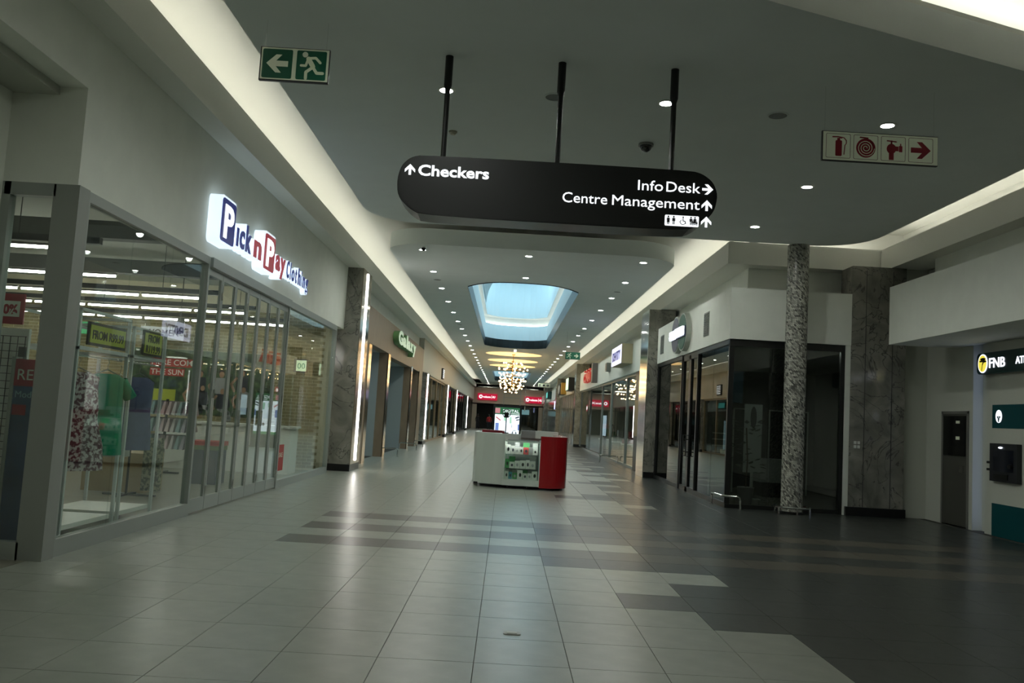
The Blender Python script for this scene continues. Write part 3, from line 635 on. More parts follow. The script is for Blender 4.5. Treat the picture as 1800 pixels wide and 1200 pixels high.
# ================================================================== INSIDE THE CLOTHING STORE
ICEIL = mat('store_ceiling', (.42, .44, .38), .8)
struct('ceiling_shop', MB().box(-13.9, -4.36, 6.0, 20.9, 4.3, 4.4), ICEIL, 'high plain ceiling inside the clothing store')
struct('wall_shop_back', MB().box(-13.9, -13.7, 6.0, 20.9, 0, 4.4).box(-13.9, -4.95, 5.9, 6.0, 0, 4.4), mat('store_wall', (.5, .5, .44), .8), 'plain side wall of the clothing store')
bw = struct('wall_shop_brick', MB().box(-13.8, -4.36, 20.55, 20.9, 0, 4.3), mat('mortar', (.62, .58, .42), .9), 'brick end wall of the clothing store')
BR = mat('brick_yellow', (.30, .26, .13), .85, noise=.25, nscale=4, bump=.2, bscale=60)
bl, bh, bt = .235, .078, .010
bm = MB().box(0, bl-.014, -.014, 0, 0, bh-.012).data('brick', (0, 0, 0)); bm.materials.append(BR)
bc = []
for r_ in range(int(3.7/bh)):
    z = .05+r_*bh; x = -13.6+(bl/2 if r_ % 2 else 0)
    while x < -4.62: bc.append((x, z)); x += bl
bc.sort(key=lambda c_: abs(c_[0]+5.6)/5+abs(c_[1]-2.9)*1.3)
rb = MB()
for n, (x, z) in enumerate(bc):
    if n < 300:
        o = bpy.data.objects.new('brick', bm); COL.objects.link(o); o.parent = bw; o.location = (x, 20.55, z)
    else: rb.box(x, x+bl-.014, 20.536, 20.55, z, z+bh-.012)
o = rb.build('brick_field', BR, bw); o['kind'] = 'stuff'
# tube lights on dark rails
TUBE = emis('tube_glow', (1, .98, .90), 24)
def tube_light(x, y, z, label):
    t = thing('tube_light', (x, y, z), label, 'light', 'strip lights over the clothing store')
    MB().box(x-.50, x+.50, y-.02, y+.02, z+.018, z+.05).build('housing', mat('housing_grey', (.25, .25, .23), .5), t)
    MB().cyl((x-.48, y, z), (x+.48, y, z), .018, 8).build('tube', TUBE, t)
    return t
tl = tube_light(-5.75, 10.2, 3.25, 'glowing tube light on the row nearest the corner post'); copy_tree(tl, loc=(-6.85, 10.2, 3.25))
for y, x0, n, lb in ((14.55, -5.85, 5, 'glowing tube light in the row over the yellow price boards'), (16.6, -5.7, 6, 'glowing tube light in the second row from the brick wall'), (18.75, -5.5, 7, 'glowing tube light in the row closest to the brick wall'), (12.4, -6.3, 3, 'glowing tube light in the short row over the garment racks')):
    for k in range(n):
        copy_tree(tl, loc=(x0-1.04*k, y, 3.25), label=lb)
for y, lb in ((10.2, 'over the corner window'), (14.55, 'over the price boards'), (16.6, 'over the folding doors'), (18.75, 'close to the brick wall')):
    t = thing('lighting_rail', (-9, y, 3.32), 'dark ceiling lighting rail '+lb, 'rail', 'lighting rails')
    MB().box(-13, -5.0, y-.04, y+.04, 3.32, 3.40).build('rail', BLACK, t)
    for x in (-12, -9, -6): MB().cyl((x, y, 3.40), (x, y, 4.3), .006, 6).build('suspension_rod', BLACK, t)
for y, x0 in ((12.2, -13), (15.6, -13)):
    tag(MB().box(x0, -4.8, y-.12, y+.12, 3.75, 4.0).build('ceiling_duct', mat('duct_dark', (.06, .065, .055), .7)), 'long dark ceiling duct crossing the clothing store', 'duct', 'store ceiling ducts')
# spot camera hanging
t = thing('spotlight', (-6.6, 17.0, 3.0), 'dark spotlight hanging below the store ceiling', 'spotlight')
MB().cyl((-6.6, 17.0, 3.05), (-6.6, 17.0, 4.3), .01, 6).build('stem', BLACK, t); MB().cyl((-6.6, 17.05, 3.1), (-6.55, 16.85, 2.85), .07, 12, .09).build('head', mat('spot_grey', (.05, .055, .05), .5), t)

# ---- garment racks
RACK = mat('rack_white', (.55, .60, .58), .35)
def rack(y0, y1, x0, x1, h, label):
    t = thing('garment_rack', ((x0+x1)/2, (y0+y1)/2, 0), label, 'clothes rack', 'white window garment racks')
    s = .035
    for x in (x0, x1):
        for y in (y0, y1): MB().box(x-s/2, x+s/2, y-s/2, y+s/2, 0, h).build('post', RACK, t)
    for z in (h-.03, 1.98): MB().box(x0-s/2, x1+s/2, y0-s/2, y0+s/2, z, z+.03).box(x0-s/2, x1+s/2, y1-s/2, y1+s/2, z, z+.03).build('cross_bar', RACK, t)
    for x in (x0, x1): MB().box(x-s/2, x+s/2, y0, y1, 1.98, 2.02).box(x-s/2, x+s/2, y0, y1, h-.03, h).build('long_bar', RACK, t)
    MB().box(x0-.02, x1-.02, y0+.02, y1-.02, .10, .15).build('base_shelf', WHITE, t)
    for z in (.75, .92, 1.09): MB().box(x0-s/2, x1-.25, y0-s/2, y0+s/2, z, z+.035).build('side_rung', RACK, t)
    MB().cyl((x1-.06, y0, 1.93), (x1-.06, y1, 1.93), .012, 8).build('hanging_rail', CHROME, t)
rack(8.90, 10.08, -5.36, -4.50, 2.42, 'white open-frame garment rack with floral and green dresses by the corner')
rack(10.26, 11.20, -5.36, -4.52, 2.36, 'white open-frame garment rack holding the slate blue dress')
LIME = mat('price_lime', (.42, .48, .05), .5); PKR = mat('price_black', (.02, .02, .015), .5)
def price(y0, y1, z0, z1, words, label, x=-4.47):
    t = thing('price_board', (x, (y0+y1)/2, z0), label, 'price board', 'lime price boards')
    F = FL((y0+y1)/2, (z0+z1)/2, x); w_, h_ = y1-y0, z1-z0
    MB().rect(F, -w_/2, w_/2, -h_/2, h_/2, -.02, 0).build('frame', PKR, t); MB().rect(F, -w_/2+.035, w_/2-.035, -h_/2+.03, h_/2-.03, 0, .005).build('panel', LIME, t)
    for k, wd in enumerate(words): text(wd, F, 0, -.05-(.13*k)+.065*(len(words)-1), .13, .004, PKR, t, align='CENTER', bold=.003, d=.005)
price(9.05, 9.95, 2.04, 2.29, ('FROM R99.99',), 'lime price board reading from R99.99 above the dresses')
price(10.42, 11.0, 2.03, 2.34, ('FROM', 'R119.99'), 'lime price board above the slate blue dress')
# dresses
def dress(y, x, ztop, zbot, w_sh, w_wst, w_hem, mt, label, sleeve=0, dep=.10, turn=38):
    ct, st = math.cos(math.radians(turn)), math.sin(math.radians(turn))
    rot = lambda dx, dy: (x+dx*ct+dy*st, y-dx*st+dy*ct)
    t = thing('dress', (x, y, zbot), label, 'dress', 'dresses on the window racks')
    prof = [(zbot, w_hem), (zbot+(ztop-zbot)*.25, w_hem*.93), (zbot+(ztop-zbot)*.52, w_wst), (zbot+(ztop-zbot)*.62, w_wst*1.02), (ztop-.16, w_sh*.98), (ztop-.05, w_sh), (ztop, w_sh*.55)]
    n = 20; vs = []
    for z, w_ in prof:
        for k in range(n):
            a = 2*PI*k/n; rip = 1+(.09*math.sin(7*a+z) if z < zbot+(ztop-zbot)*.5 else 0)
            vs.append((*rot(dep*rip*math.sin(a)*(.6 if z > ztop-.02 else 1), w_/2*math.cos(a)*(1+(rip-1)*.3)), z))
    mb = MB().add(vs, [(i*n+k, i*n+(k+1) % n, (i+1)*n+(k+1) % n, (i+1)*n+k) for i in range(len(prof)-1) for k in range(n)]); mb.smooth = True
    mb.build('fabric', mt, t)
    for s in (-1, 1) if sleeve else ():
        sm = MB().cyl((*rot(0, s*w_sh*.42), ztop-.06), (*rot(0, s*(w_sh*.5+sleeve*.35)), ztop-sleeve), .06, 12, .075, caps=False); sm.smooth = True; sm.build('sleeve', mt, t)
    MB().tube([(*rot(0, -.16), ztop-.02), (x, y, ztop+.05), (*rot(0, .16), ztop-.02)], .008, 6).tube([(x, y, ztop+.05), (x, y, ztop+.10), (x, y+.03, ztop+.13), (x, y, ztop+.16)], .004, 6).build('hanger', CHROME, t)
FLOR = two_tone('floral_print', (.10, .035, .05), (.50, .47, .46), 26, .5)
TEAL = mat('dress_teal', (.006, .25, .135), .7, noise=.15, nscale=6); SLATE = mat('dress_slate', (.085, .10, .20), .75, noise=.2, nscale=8)
dress(9.18, -4.60, 1.75, .70, .46, .50, .72, FLOR, 'floral print sleeveless dress on the first rack')
dress(9.25, -5.02, 1.74, .66, .46, .50, .66, two_tone('floral_dark', (.12, .03, .05), (.40, .34, .34), 30, .55), 'darker floral dress hanging at the back of the first rack')
dress(9.80, -4.58, 1.76, .84, .42, .40, .50, TEAL, 'emerald green short-sleeved dress on the first rack', sleeve=.26)
dress(10.70, -4.60, 1.76, .86, .40, .36, .46, SLATE, 'slate blue sleeveless dress on the second rack')
dress(10.95, -4.95, 1.74, .75, .38, .36, .44, mat('dress_lilac', (.40, .42, .36), .8), 'pale garment hanging behind the slate blue dress')
# corner display: wall panel, grid and posters
F = FB(-4.78, 2.3, 8.95)
t = thing('discount_board', (-5.3, 8.62, 0), 'white display wall with red 20 percent discount sign', 'display board')
MB().box(-6.2, -4.86, 8.63, 8.67, 0, 2.14).build('panel', WHITE, t)
p = MB().rect(FB(-5.25, 2.38, 8.63), -.45, .31, -.20, .11, -.02, .0).build('red_card', SRED, t)
MB().rect(FB(-5.25, 2.38, 8.63), -.45, .27, -.125, .035, .0, .004).build('white_band', WHITE, p); text('20%', FB(-5.25, 2.38, 8.63), .045, -.095, .13, .003, SRED, p, bold=.006, d=.004, width=.205)
t = thing('grid_panel', (-5.15, 8.55, .1), 'black wire grid display panel behind the corner post', 'grid panel')
mb = MB()
for k in range(9): mb.box(-5.45+.075*k, -5.45+.075*k+.006, 8.55, 8.556, .1, 2.05)
for k in range(27): mb.box(-5.45, -4.84, 8.556, 8.562, .1+.075*k, .106+.075*k)
mb.build('wire', BLACK, t); MB().box(-5.5, -5.44, 8.54, 8.58, 1.85, 1.95).box(-4.9, -4.84, 8.54, 8.58, 1.85, 1.95).build('clip', BLACK, t)
t = thing('standing_poster', (-4.62, 8.30, 0), 'tall blue advertising poster with red top behind the corner post', 'poster')
F = FB(-4.57, 0, 8.30); BLUEP = mat('poster_blue', (.02, .06, .16), .4, noise=.5, nscale=2.2)
MB().rect(F, -.20, .20, .02, 1.82, -.03, 0).build('board', BLUEP, t); MB().rect(F, -.20, .20, 1.56, 1.82, 0, .004).build('red_header', SRED, t)
text('RE', F, -.18, 1.62, .15, .003, WHITE, t, d=.004); MB().rect(F, -.19, -.06, 1.28, 1.38, 0, .004).build('red_tag', SRED, t); text('Mod', F, -.18, 1.45, .09, .003, mat('pale_blue', (.3, .5, .6), .5), t, d=.004)
MB().rect(F, -.235, -.20, 0, 1.84, -.03, .01).rect(F, .20, .225, 0, 1.84, -.03, .01).build('frame', ALU, t)

# ---- back poster
t = thing('wall_poster', (-7.2, 20.53, 1.2), 'large leafy wall poster reading here comes the sun on bricks', 'poster')
F = FB(-7.3, 1.95, 20.535)
MB().rect(F, -1.7, 1.7, -.78, .74, 0, .02).build('board', foliage_print('leaf_print', ((.008, .016, .008), (.02, .05, .02), (.05, .10, .03), (.10, .15, .06)), 7), t)
PR = mat('poster_red', (.40, .03, .02), .5)
MB().rect(F, -1.28, -.05, .32, .52, .02, .023).build('red_band', PR, t); MB().rect(F, -1.28, -.45, .10, .28, .02, .023).build('red_band', PR, t)
text('HERE COMES', F, -1.26, .36, .19, .003, WHITE, t, bold=.002, d=.023, width=1.17); text('THE SUN', F, -1.26, .13, .18, .003, WHITE, t, bold=.002, d=.023, width=.78)
SKIN = mat('print_skin', (.36, .21, .13), .6); CLO = mat('print_grey', (.32, .33, .33), .6); CLO2 = mat('print_navy', (.02, .025, .04), .6); HAIR = mat('print_hair', (.03, .02, .015), .6)
sk, c1, c2, hr = MB(), MB(), MB(), MB()
for a, b_, s, k in ((-.05, -.02, 1, 0), (-.18, -.26, .95, 1), (.02, -.34, .95, 0), (.45, -.02, 1.1, 1), (.95, .05, 1, 0), (1.0, -.34, 1, 1), (.5, -.4, 1, 0)):
    sk.fr(F, ell(a, b_+.20*s, .055*s, .07*s, 12), .021, .024); hr.fr(F, ell(a, b_+.25*s, .065*s, .05*s, 12), .0205, .023)
    (c1 if k else c2).fr(F, rrect(a-.14*s, a+.14*s, b_-.22*s, b_+.13*s, .05), .0205, .0235); sk.stroke(F, [(a-.14*s, b_+.08), (a-.26*s, b_-.06), (a-.18*s, b_-.22)], .06*s, .021, .024)
    (c2 if k else c1).stroke(F, [(a-.05, b_-.22*s), (a+.16, b_-.30*s), (a+.20, b_-.46*s)], .11*s, .0205, .0225)
for mb, mm in ((sk, SKIN), (c1, CLO), (c2, CLO2), (hr, HAIR)): mb.build('printed_figure', mm, t)
MB().rect(F, -1.15, -.62, -.66, -.22, .02, .026).build('yellow_card', LIME, t)
# small wall signs
exit_green = emis('exit_lit', (.03, .22, .08), .6)
t = thing('store_exit_sign', (-9.5, 20.0, 2.95), 'small lit green exit sign high inside the clothing store', 'sign')
F = FB(-10.0, 3.05, 20.0); MB().rect(F, -.32, .32, -.14, .14, -.03, 0).build('panel', exit_green, t); mb = MB(); runner(mb, F, -.16, 0, .25, 1, 0, .005); arrow_h(mb, F, .16, 0, .2, 1, 0, .005); mb.build('pictogram', PALE, t); wires(t, (-10.25, -9.75), 20.0, 3.19)
t = thing('women_sign', (-8.0, 19.6, 2.9), 'pale hanging department sign in front of the brick wall', 'sign')
F = FB(-8.0, 3.0, 19.6); MB().rect(F, -.5, .5, -.16, .14, -.02, 0).build('panel', mat('pale_panel', (.42, .45, .46), .5), t); text('WOMEN', F, 0, -.06, .2, .004, PKR, t, align='CENTER', bold=.004); wires(t, (-8.4, -7.6), 19.59, 3.14)
t = thing('till_sign', (-5.0, 20.4, 2.3), 'small dark framed lit number sign on the brick wall', 'sign')
F = FB(-4.97, 2.47, 20.5); MB().rect(F, -.15, .17, -.16, .16, 0, .1).build('frame', BLACK, t); MB().rect(F, -.09, .15, -.13, .13, .1, .11).build('panel', emis('till_lit', (.65, .75, .5), .7), t); text('00', F, .03, -.07, .19, .004, exit_green, t, align='CENTER', d=.11)
# ---- tiered garment stands
def garment_stand(x, y, label, pal):
    t = thing('tiered_stand', (x, y, 0), label, 'clothes stand', 'tiered garment stands')
    MB().cyl((x, y, .03), (x, y, 1.5), .03, 8).build('pole', BLACK, t); MB().box(x-.35, x+.35, y-.03, y+.03, 0, .04).box(x-.03, x+.03, y-.3, y+.3, 0, .04).build('foot', BLACK, t)
    for z in (.62, .96, 1.30): MB().cyl((x-.6, y, z+.16), (x+.6, y, z+.16), .012, 6).build('rail', CHROME, t)
    for r_, z in enumerate((.62, .96, 1.30)):
        for k in range(11):
            a = x-.55+.11*k; mm = pal[(k*3+r_*5) % len(pal)]
            g = MB().add([(a-.045, y-.22, z-.10), (a+.03, y-.22, z-.12), (a+.045, y+.2, z-.10), (a-.03, y+.2, z-.08), (a-.02, y-.12, z+.15), (a+.02, y-.12, z+.15), (a+.02, y+.12, z+.15), (a-.02, y+.12, z+.15)],
                         [(0, 3, 2, 1), (4, 5, 6, 7), (0, 1, 5, 4), (1, 2, 6, 5), (2, 3, 7, 6), (3, 0, 4, 7)]).build('hanging_garment', mm, None, (a, y, z))
            tag(g, '%s garment on the %s rail of the %s' % (('dusty pink', 'pale grey', 'slate grey', 'rose', 'muted teal')[(k*3+r_*5) % 5], ('lowest', 'middle', 'top')[r_], 'stand under the leafy poster' if x > -8 else 'stand deeper in the store'), 'garment', 'garments on tiered stands')
PAL = [mat('pastel_%d' % i, c, .8) for i, c in enumerate(((.35, .27, .28), (.42, .40, .40), (.25, .24, .28), (.45, .36, .36), (.2, .3, .3)))]
garment_stand(-6.9, 17.5, 'black tiered stand of pastel garments below the leafy poster', PAL)
garment_stand(-8.6, 18.2, 'black tiered stand of pastel garments towards the store depth', PAL)
t = thing('wooden_plinth', (-6.15, 13.7, 0), 'pale wooden display box with garments on a black stand', 'display box')
MB().box(-6.65, -5.65, 13.7, 14.4, 0, .62).build('box', mat('pale_wood', (.34, .26, .14), .6, noise=.12, nscale=3), t)
t = thing('garment_stand', (-5.75, 13.3, 0), 'black low garment stand with printed skirt', 'clothes stand')
MB().cyl((-5.75, 13.3, .03), (-5.75, 13.3, 1.4), .018, 8).build('pole', BLACK, t); MB().box(-6.1, -5.3, 13.27, 13.33, 0, .03).box(-5.78, -5.72, 13.0, 13.6, 0, .03).build('foot', BLACK, t); MB().box(-5.5, -5.25, 13.2, 13.34, .1, .9).build('printed_skirt', two_tone('skirt_print', (.05, .06, .04), (.3, .3, .2), 20), t)
t = thing('sale_bin', (-5.45, 15.9, 0), 'dark sale bin with red rim inside the folding doors', 'bin')
MB().box(-5.75, -5.2, 15.7, 16.2, .0, .62).build('body', mat('bin_dark', (.02, .022, .045), .5), t); MB().box(-5.77, -5.18, 15.68, 16.22, .70, .78).build('red_band', PR, t); MB().box(-5.76, -5.19, 15.69, 16.21, .62, .70).build('green_band', mat('band_green', (.10, .14, .04), .6), t)
t = thing('cash_counter', (-6.0, 18.9, 0), 'long white cash counter in front of the bricks', 'counter')
MB().box(-7.6, -4.7, 18.9, 19.6, 0, 1.0).build('body', WHITE, t); MB().box(-7.65, -4.65, 18.85, 19.65, 1.0, 1.05).build('top', WHITE, t); 
t = thing('sale_poster', (-4.2, 15.95, .45), 'small red notice stuck low on the shop window', 'notice')
MB().box(-4.142, -4.139, 15.85, 16.25, .30, .78).build('sheet', PR, t); text('SALE', FL(16.05, .55, -4.139), 0, 0, .12, .002, PALE, t, align='CENTER')
# ================================================================== OTHER SHOPS, CLOTHING-STORE SIDE
REV = mat('reveal_grey', (.36, .42, .42), .5); SHUT = mat('shutter_grey', (.13, .135, .12), .45, metal=.3)
def recess(y0, y1, z1, dep, name, label):
    x = -4.0
    struct(name+'_far', MB().box(x-dep, x-.3, y1-.0, y1+.10, 0, z1), REV, label); struct(name+'_near', MB().box(x-dep, x-.3, y0-.06, y0, 0, z1), REV, label+' on the camera side'.replace('camera', 'pillar')); struct(name+'_head', MB().box(x-dep, x-.3, y0, y1, z1, z1+.05), REV, label.replace('reveal', 'soffit'))
recess(24.3, 28.3, 3.42, 1.1, 'wall_left_recess_1', 'pale reveal beside the glass shop door'); recess(28.85, 35.2, 3.34, 1.2, 'wall_left_recess_2', 'pale reveal beside the roller shutter'); recess(35.7, 38.4, 3.34, .6, 'wall_left_recess_3', 'dark doorway reveal')
o = struct('door_8', MB().box(-5.05, -5.0, 24.3, 24.4, 0, 3.4).box(-5.05, -5.0, 28.16, 28.26, 0, 3.4).box(-5.05, -5.0, 24.3, 28.26, 0, .1).box(-5.05, -5.0, 26.2, 26.3, 0, 3.4), ALU, 'glass shop door set back in the brown front')
MB().box(-5.03, -5.02, 24.4, 26.2, .1, 3.4).build('pane', GLASS, o); MB().box(-5.03, -5.02, 26.3, 28.16, .1, 3.4).build('pane', GLASS, o); MB().box(-4.99, -4.96, 26.1, 26.14, .9, 1.5).build('door_handle', CHROME, o)
struct('wall_left_shop', MB().box(-9, -8.9, 22.4, 40, 0, 3.6).box(-9, -4.3, 22.3, 22.4, 0, 3.6).box(-9, -4.3, 40.0, 40.1, 0, 3.6).box(-9, -4.3, 22.3, 40, 3.5, 3.6), mat('shop_pale', (.45, .47, .45), .7), 'plain interior of the brown fronted shop')
t = thing('shop_light', (-6.5, 26, 3.3), 'ceiling panel light inside the brown fronted shop', 'light'); MB().box(-6.8, -6.2, 25, 27.4, 3.42, 3.46).build('frame', WHITE, t); MB().box(-6.75, -6.25, 25.05, 27.35, 3.41, 3.42).build('lens', emis('shop_panel', (.75, .9, 1), 3.5), t)
t = thing('display_cabinet', (-6.2, 28.0, 0), 'white display cabinet seen through the glass shop door', 'cabinet'); MB().box(-6.6, -5.6, 27.6, 28.2, 0, 2.2).build('body', WHITE, t)
for z in (.5, 1.0, 1.5): MB().box(-6.55, -5.65, 27.55, 27.62, z, z+.3).build('shelf_goods', mat('goods_%d' % int(z*10), (.15+.1*z, .3, .3), .5), t)
MB().box(-6.6, -5.6, 27.58, 27.62, 2.25, 2.6).build('lit_header', emis('purple_lit', (.25, .2, .9), 1.2), t)
mb = MB(); vs = []
N = 60
for k in range(N+1): vs += [(-5.1+(.025 if k % 2 else 0), 28.87, 3.33*k/N), (-5.1+(.025 if k % 2 else 0), 35.18, 3.33*k/N)]
mb.add(vs, [(2*k, 2*k+1, 2*k+3, 2*k+2) for k in range(N)]); tag(mb.build('roller_shutter', SHUT), 'closed grey roller shutter in the brown shop front', 'shutter')
struct('door_9', MB().box(-4.45, -4.4, 35.7, 38.4, 0, 3.34), mat('dark_blue_door', (.012, .014, .022), .4), 'dark closed doorway at the end of the brown front')
for y, nm in ((28.3, 'trim_6'), (35.2, 'trim_7'), (38.4, 'trim_8'), (24.24, 'trim_9')): struct(nm, MB().box(-4.02, -3.985, y, y+(.5 if y < 38 else .12), 0, 3.4), BRONZE, 'polished bronze jamb on the brown front')
F = FL(0, 0, -4.0); LG = emis('green_shop_letter', (.55, .66, .48), .4); LGS = mat('letter_green', (.16, .34, .13), .5)
t = thing('green_shop_sign', (-4.0, 32, 3.7), 'chunky pale green raised letters with dark green sides on brown front', 'sign')
yy = 29.05
for ch, wd in zip('Galaxy', (1.25, .95, .45, .95, .95, 1.05)):
    p = text(ch, F, yy, 3.86, .62, .20, LGS, t, 'letter_block', bold=.03, width=wd); text(ch, F, yy+.02, 3.86, .62, .012, LG, p, 'letter_face', bold=.03, d=.20, width=wd-.04); yy += wd+.02
t = thing('square_wall_sign', (-3.95, 51.6, 3.6), 'dark square dotted sign on the cream fascia', 'sign')
F = FL(51.8, 3.92, -4.0); MB().rect(F, -.5, .5, -.33, .33, 0, .1).build('panel', mat('sign_charcoal', (.05, .05, .045), .5), t); mb = MB()
for a in range(5):
    for b_ in range(5): mb.fr(F, ell(-.36+.18*a, -.22+.11*b_, .03, .03, 8), .1, .12)
mb.build('dots', GLOW, t)
# far glazing between lit pillars
FRB = mat('bronze_frame', (.26, .20, .12), .35, metal=.5)
n = 4
for a, b_, k in ((42.9, 56.3, 4), (57.6, 66.9, 3), (68.2, 85.8, 5), (87.1, 103, 4)):
    w_ = (b_-a)/k
    for q in range(k):
        if a < 57: bay('window_%d' % n, a+w_*q, a+w_*(q+1), -4.08, 'tall bronze framed shop window between lit pillars', 1, z1=3.45, post=.10, fm=FRB, sill=.1, head=.1)
        else: bay('window_%d' % n, a+w_*q, a+w_*(q+1), -4.08, 'dark framed shop window near the corridor end', 1, z1=3.45, post=.08, fm=BLACK, gm=GLASSD, sill=.1, head=.1)
        n += 1
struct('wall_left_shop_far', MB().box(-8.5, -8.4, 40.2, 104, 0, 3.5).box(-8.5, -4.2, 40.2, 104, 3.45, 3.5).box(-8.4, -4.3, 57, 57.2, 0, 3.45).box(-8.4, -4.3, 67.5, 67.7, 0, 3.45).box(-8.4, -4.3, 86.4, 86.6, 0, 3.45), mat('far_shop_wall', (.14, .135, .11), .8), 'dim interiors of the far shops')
for y in (45.5, 50, 54):
    t = thing('mannequin_display', (-5.0, y, 0), 'tall pale blue display stand in the bronze framed window', 'display', 'displays in the bronze framed window'); MB().box(-5.3, -4.8, y, y+.5, 0, .3).build('plinth', WHITE, t); MB().box(-5.2, -4.95, y+.1, y+.4, .3, 2.1).build('panel', emis('display_blue', (.35, .5, .6), .35), t)
def hoop(pts, label, group='low chrome guard rails', r=.022):
    c = Vector(pts[0]); t = thing('guard_rail', (c.x, c.y, 0), label, 'guard rail', group); MB().tube(pts, r, 8).build('rail', CHROME, t)
    for p in (pts[0], pts[-1]): MB().cyl(p, V(*p)+V(0, 0, .012), .045, 12).build('foot_flange', CHROME, t)
def arch(a, b_, h=.27, r=.06):
    a, b_ = Vector(a), Vector(b_); d = (b_-a).normalized()
    return [a, a+V(0, 0, h-r), a+V(0, 0, h-r*.3)+d*r*.3, a+V(0, 0, h)+d*r, b_+V(0, 0, h)-d*r, b_+V(0, 0, h-r*.3)-d*r*.3, b_+V(0, 0, h-r), b_]
hoop(arch((-4.2, 28.9, 0), (-3.55, 28.9, 0)), 'low chrome guard rail at the start of the roller shutter'); hoop(arch((-4.2, 34.6, 0), (-3.5, 34.6, 0)), 'low chrome guard rail at the end of the roller shutter'); hoop(arch((-4.0, 38.3, 0), (-3.6, 38.3, 0)), 'low chrome guard rail by the dark doorway')

# ================================================================== OPTICIAN SIDE
X = 4.42
def rbay(name, y0, y1, label, x=X, panes=1, **k): return bay(name, y0, y1, x+.1, label, panes, **k)
kw = dict(z1=3.36, post=.07, fm=BLACK, sill=.10, head=.10)
rbay('window_31', 17.08, 19.95, 'large reflective optician window by the corner', panes=2, gm=glass('optician_glass', (.50, .52, .48), .13), **kw)
rbay('window_32', 21.7, 25.2, 'reflective optician window beyond the doors', panes=2, gm=MATS['optician_glass'], **kw)
for k, (a, b_) in enumerate(((19.95, 20.82), (20.82, 21.7))):
    o = struct('door_%d' % (10+k), MB().box(4.44, 4.52, a, a+.11, 0, 3.3).box(4.44, 4.52, b_-.11, b_, 0, 3.3).box(4.44, 4.52, a, b_, 0, .12).box(4.44, 4.52, a, b_, 3.2, 3.36), BLACK, 'black framed glass entrance door of the optician')
    MB().box(4.475, 4.485, a+.11, b_-.11, .12, 3.2).build('pane', MATS['optician_glass'], o)
    yh = (b_-.16) if k == 0 else (a+.16)
    MB().tube([(4.44, yh, .85), (4.37, yh, .85), (4.37, yh, 1.35), (4.44, yh, 1.35)], .014, 8).tube([(4.44, yh, .95), (4.37, yh, .95)], .012, 8).tube([(4.44, yh, 1.25), (4.37, yh, 1.25)], .012, 8).build('door_handle', BLACK, o)
struct('window_33', MB().box(4.42, 6.85, 17.06, 17.14, 3.22, 3.36).box(4.42, 6.85, 17.06, 17.14, 0, .08).box(6.66, 6.74, 17.05, 17.14, 0, 3.36), BLACK, 'dark front window of the optician behind the mosaic column')
for a, b_ in ((4.52, 5.28), (5.29, 6.0), (6.01, 6.66)): MB().box(a, b_, 17.095, 17.105, .08, 3.22).build('pane', glass('front_glass', (.82, .85, .82), .06), bpy.data.objects['window_33'])
struct('trim_10', MB().box(6.74, 6.92, 17.02, 17.2, 0, 3.36), WALL, 'pale jamb beside the big marble pillar')
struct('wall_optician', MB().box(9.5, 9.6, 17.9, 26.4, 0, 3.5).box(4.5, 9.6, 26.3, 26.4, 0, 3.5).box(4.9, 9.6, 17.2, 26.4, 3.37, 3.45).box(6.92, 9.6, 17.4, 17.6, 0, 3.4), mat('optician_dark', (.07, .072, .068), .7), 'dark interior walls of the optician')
t = thing('optician_sign', (4.4, 21.5, 3.44), 'two overlapping ovals with glowing white name band above the optician', 'sign')
F = FR(0, 0, 4.40); PUR = mat('oval_grey', (.12, .12, .15), .5); GRN = mat('oval_green', (.03, .10, .06), .5); RIM = mat('oval_rim', (.42, .46, .40), .4)
for yc, mm in ((22.02, PUR), (21.18, GRN)):
    p = MB().fr(F, ell(-yc, 3.90, .52, .48, 32), 0, .12).build('oval_rim', RIM, t); MB().fr(F, ell(-yc, 3.90, .46, .44, 32), .12, .13).build('oval_face', mm, p)
MB().rect(F, -22.45, -20.7, 3.76, 4.02, .13, .16).build('name_band', mat('band_navy', (.05, .06, .12), .5), t)
text('SPEC', F, -22.42, 3.78, .29, .05, emis('name_glow', (.85, .93, 1), 1.2), t, bold=.014, d=.16, width=.70); text('SAVERS', F, -21.72, 3.80, .29, .05, MATS['name_glow'], t, bold=.014, d=.16, width=1.0)
VENT = mat('vent_grey', (.30, .32, .29), .6)
for yc, lb in ((19.06, 'louvred grey air vent on the fascia towards the corner'), (24.5, 'louvred grey air vent on the fascia by the chrome pillar')):
    t = thing('air_vent', (4.4, yc, 3.6), lb, 'vent', 'fascia air vents'); F = FR(yc, 3.87, 4.4)
    MB().rect(F, -.24, .24, -.27, .27, 0, .01).build('frame', VENT, t)
    for k in range(12): MB().rect(F, -.20, .20, -.25+.042*k, -.25+.042*k+.024, .01, .025).build('louvre', mat('louvre_grey', (.20, .21, .19), .6), t)
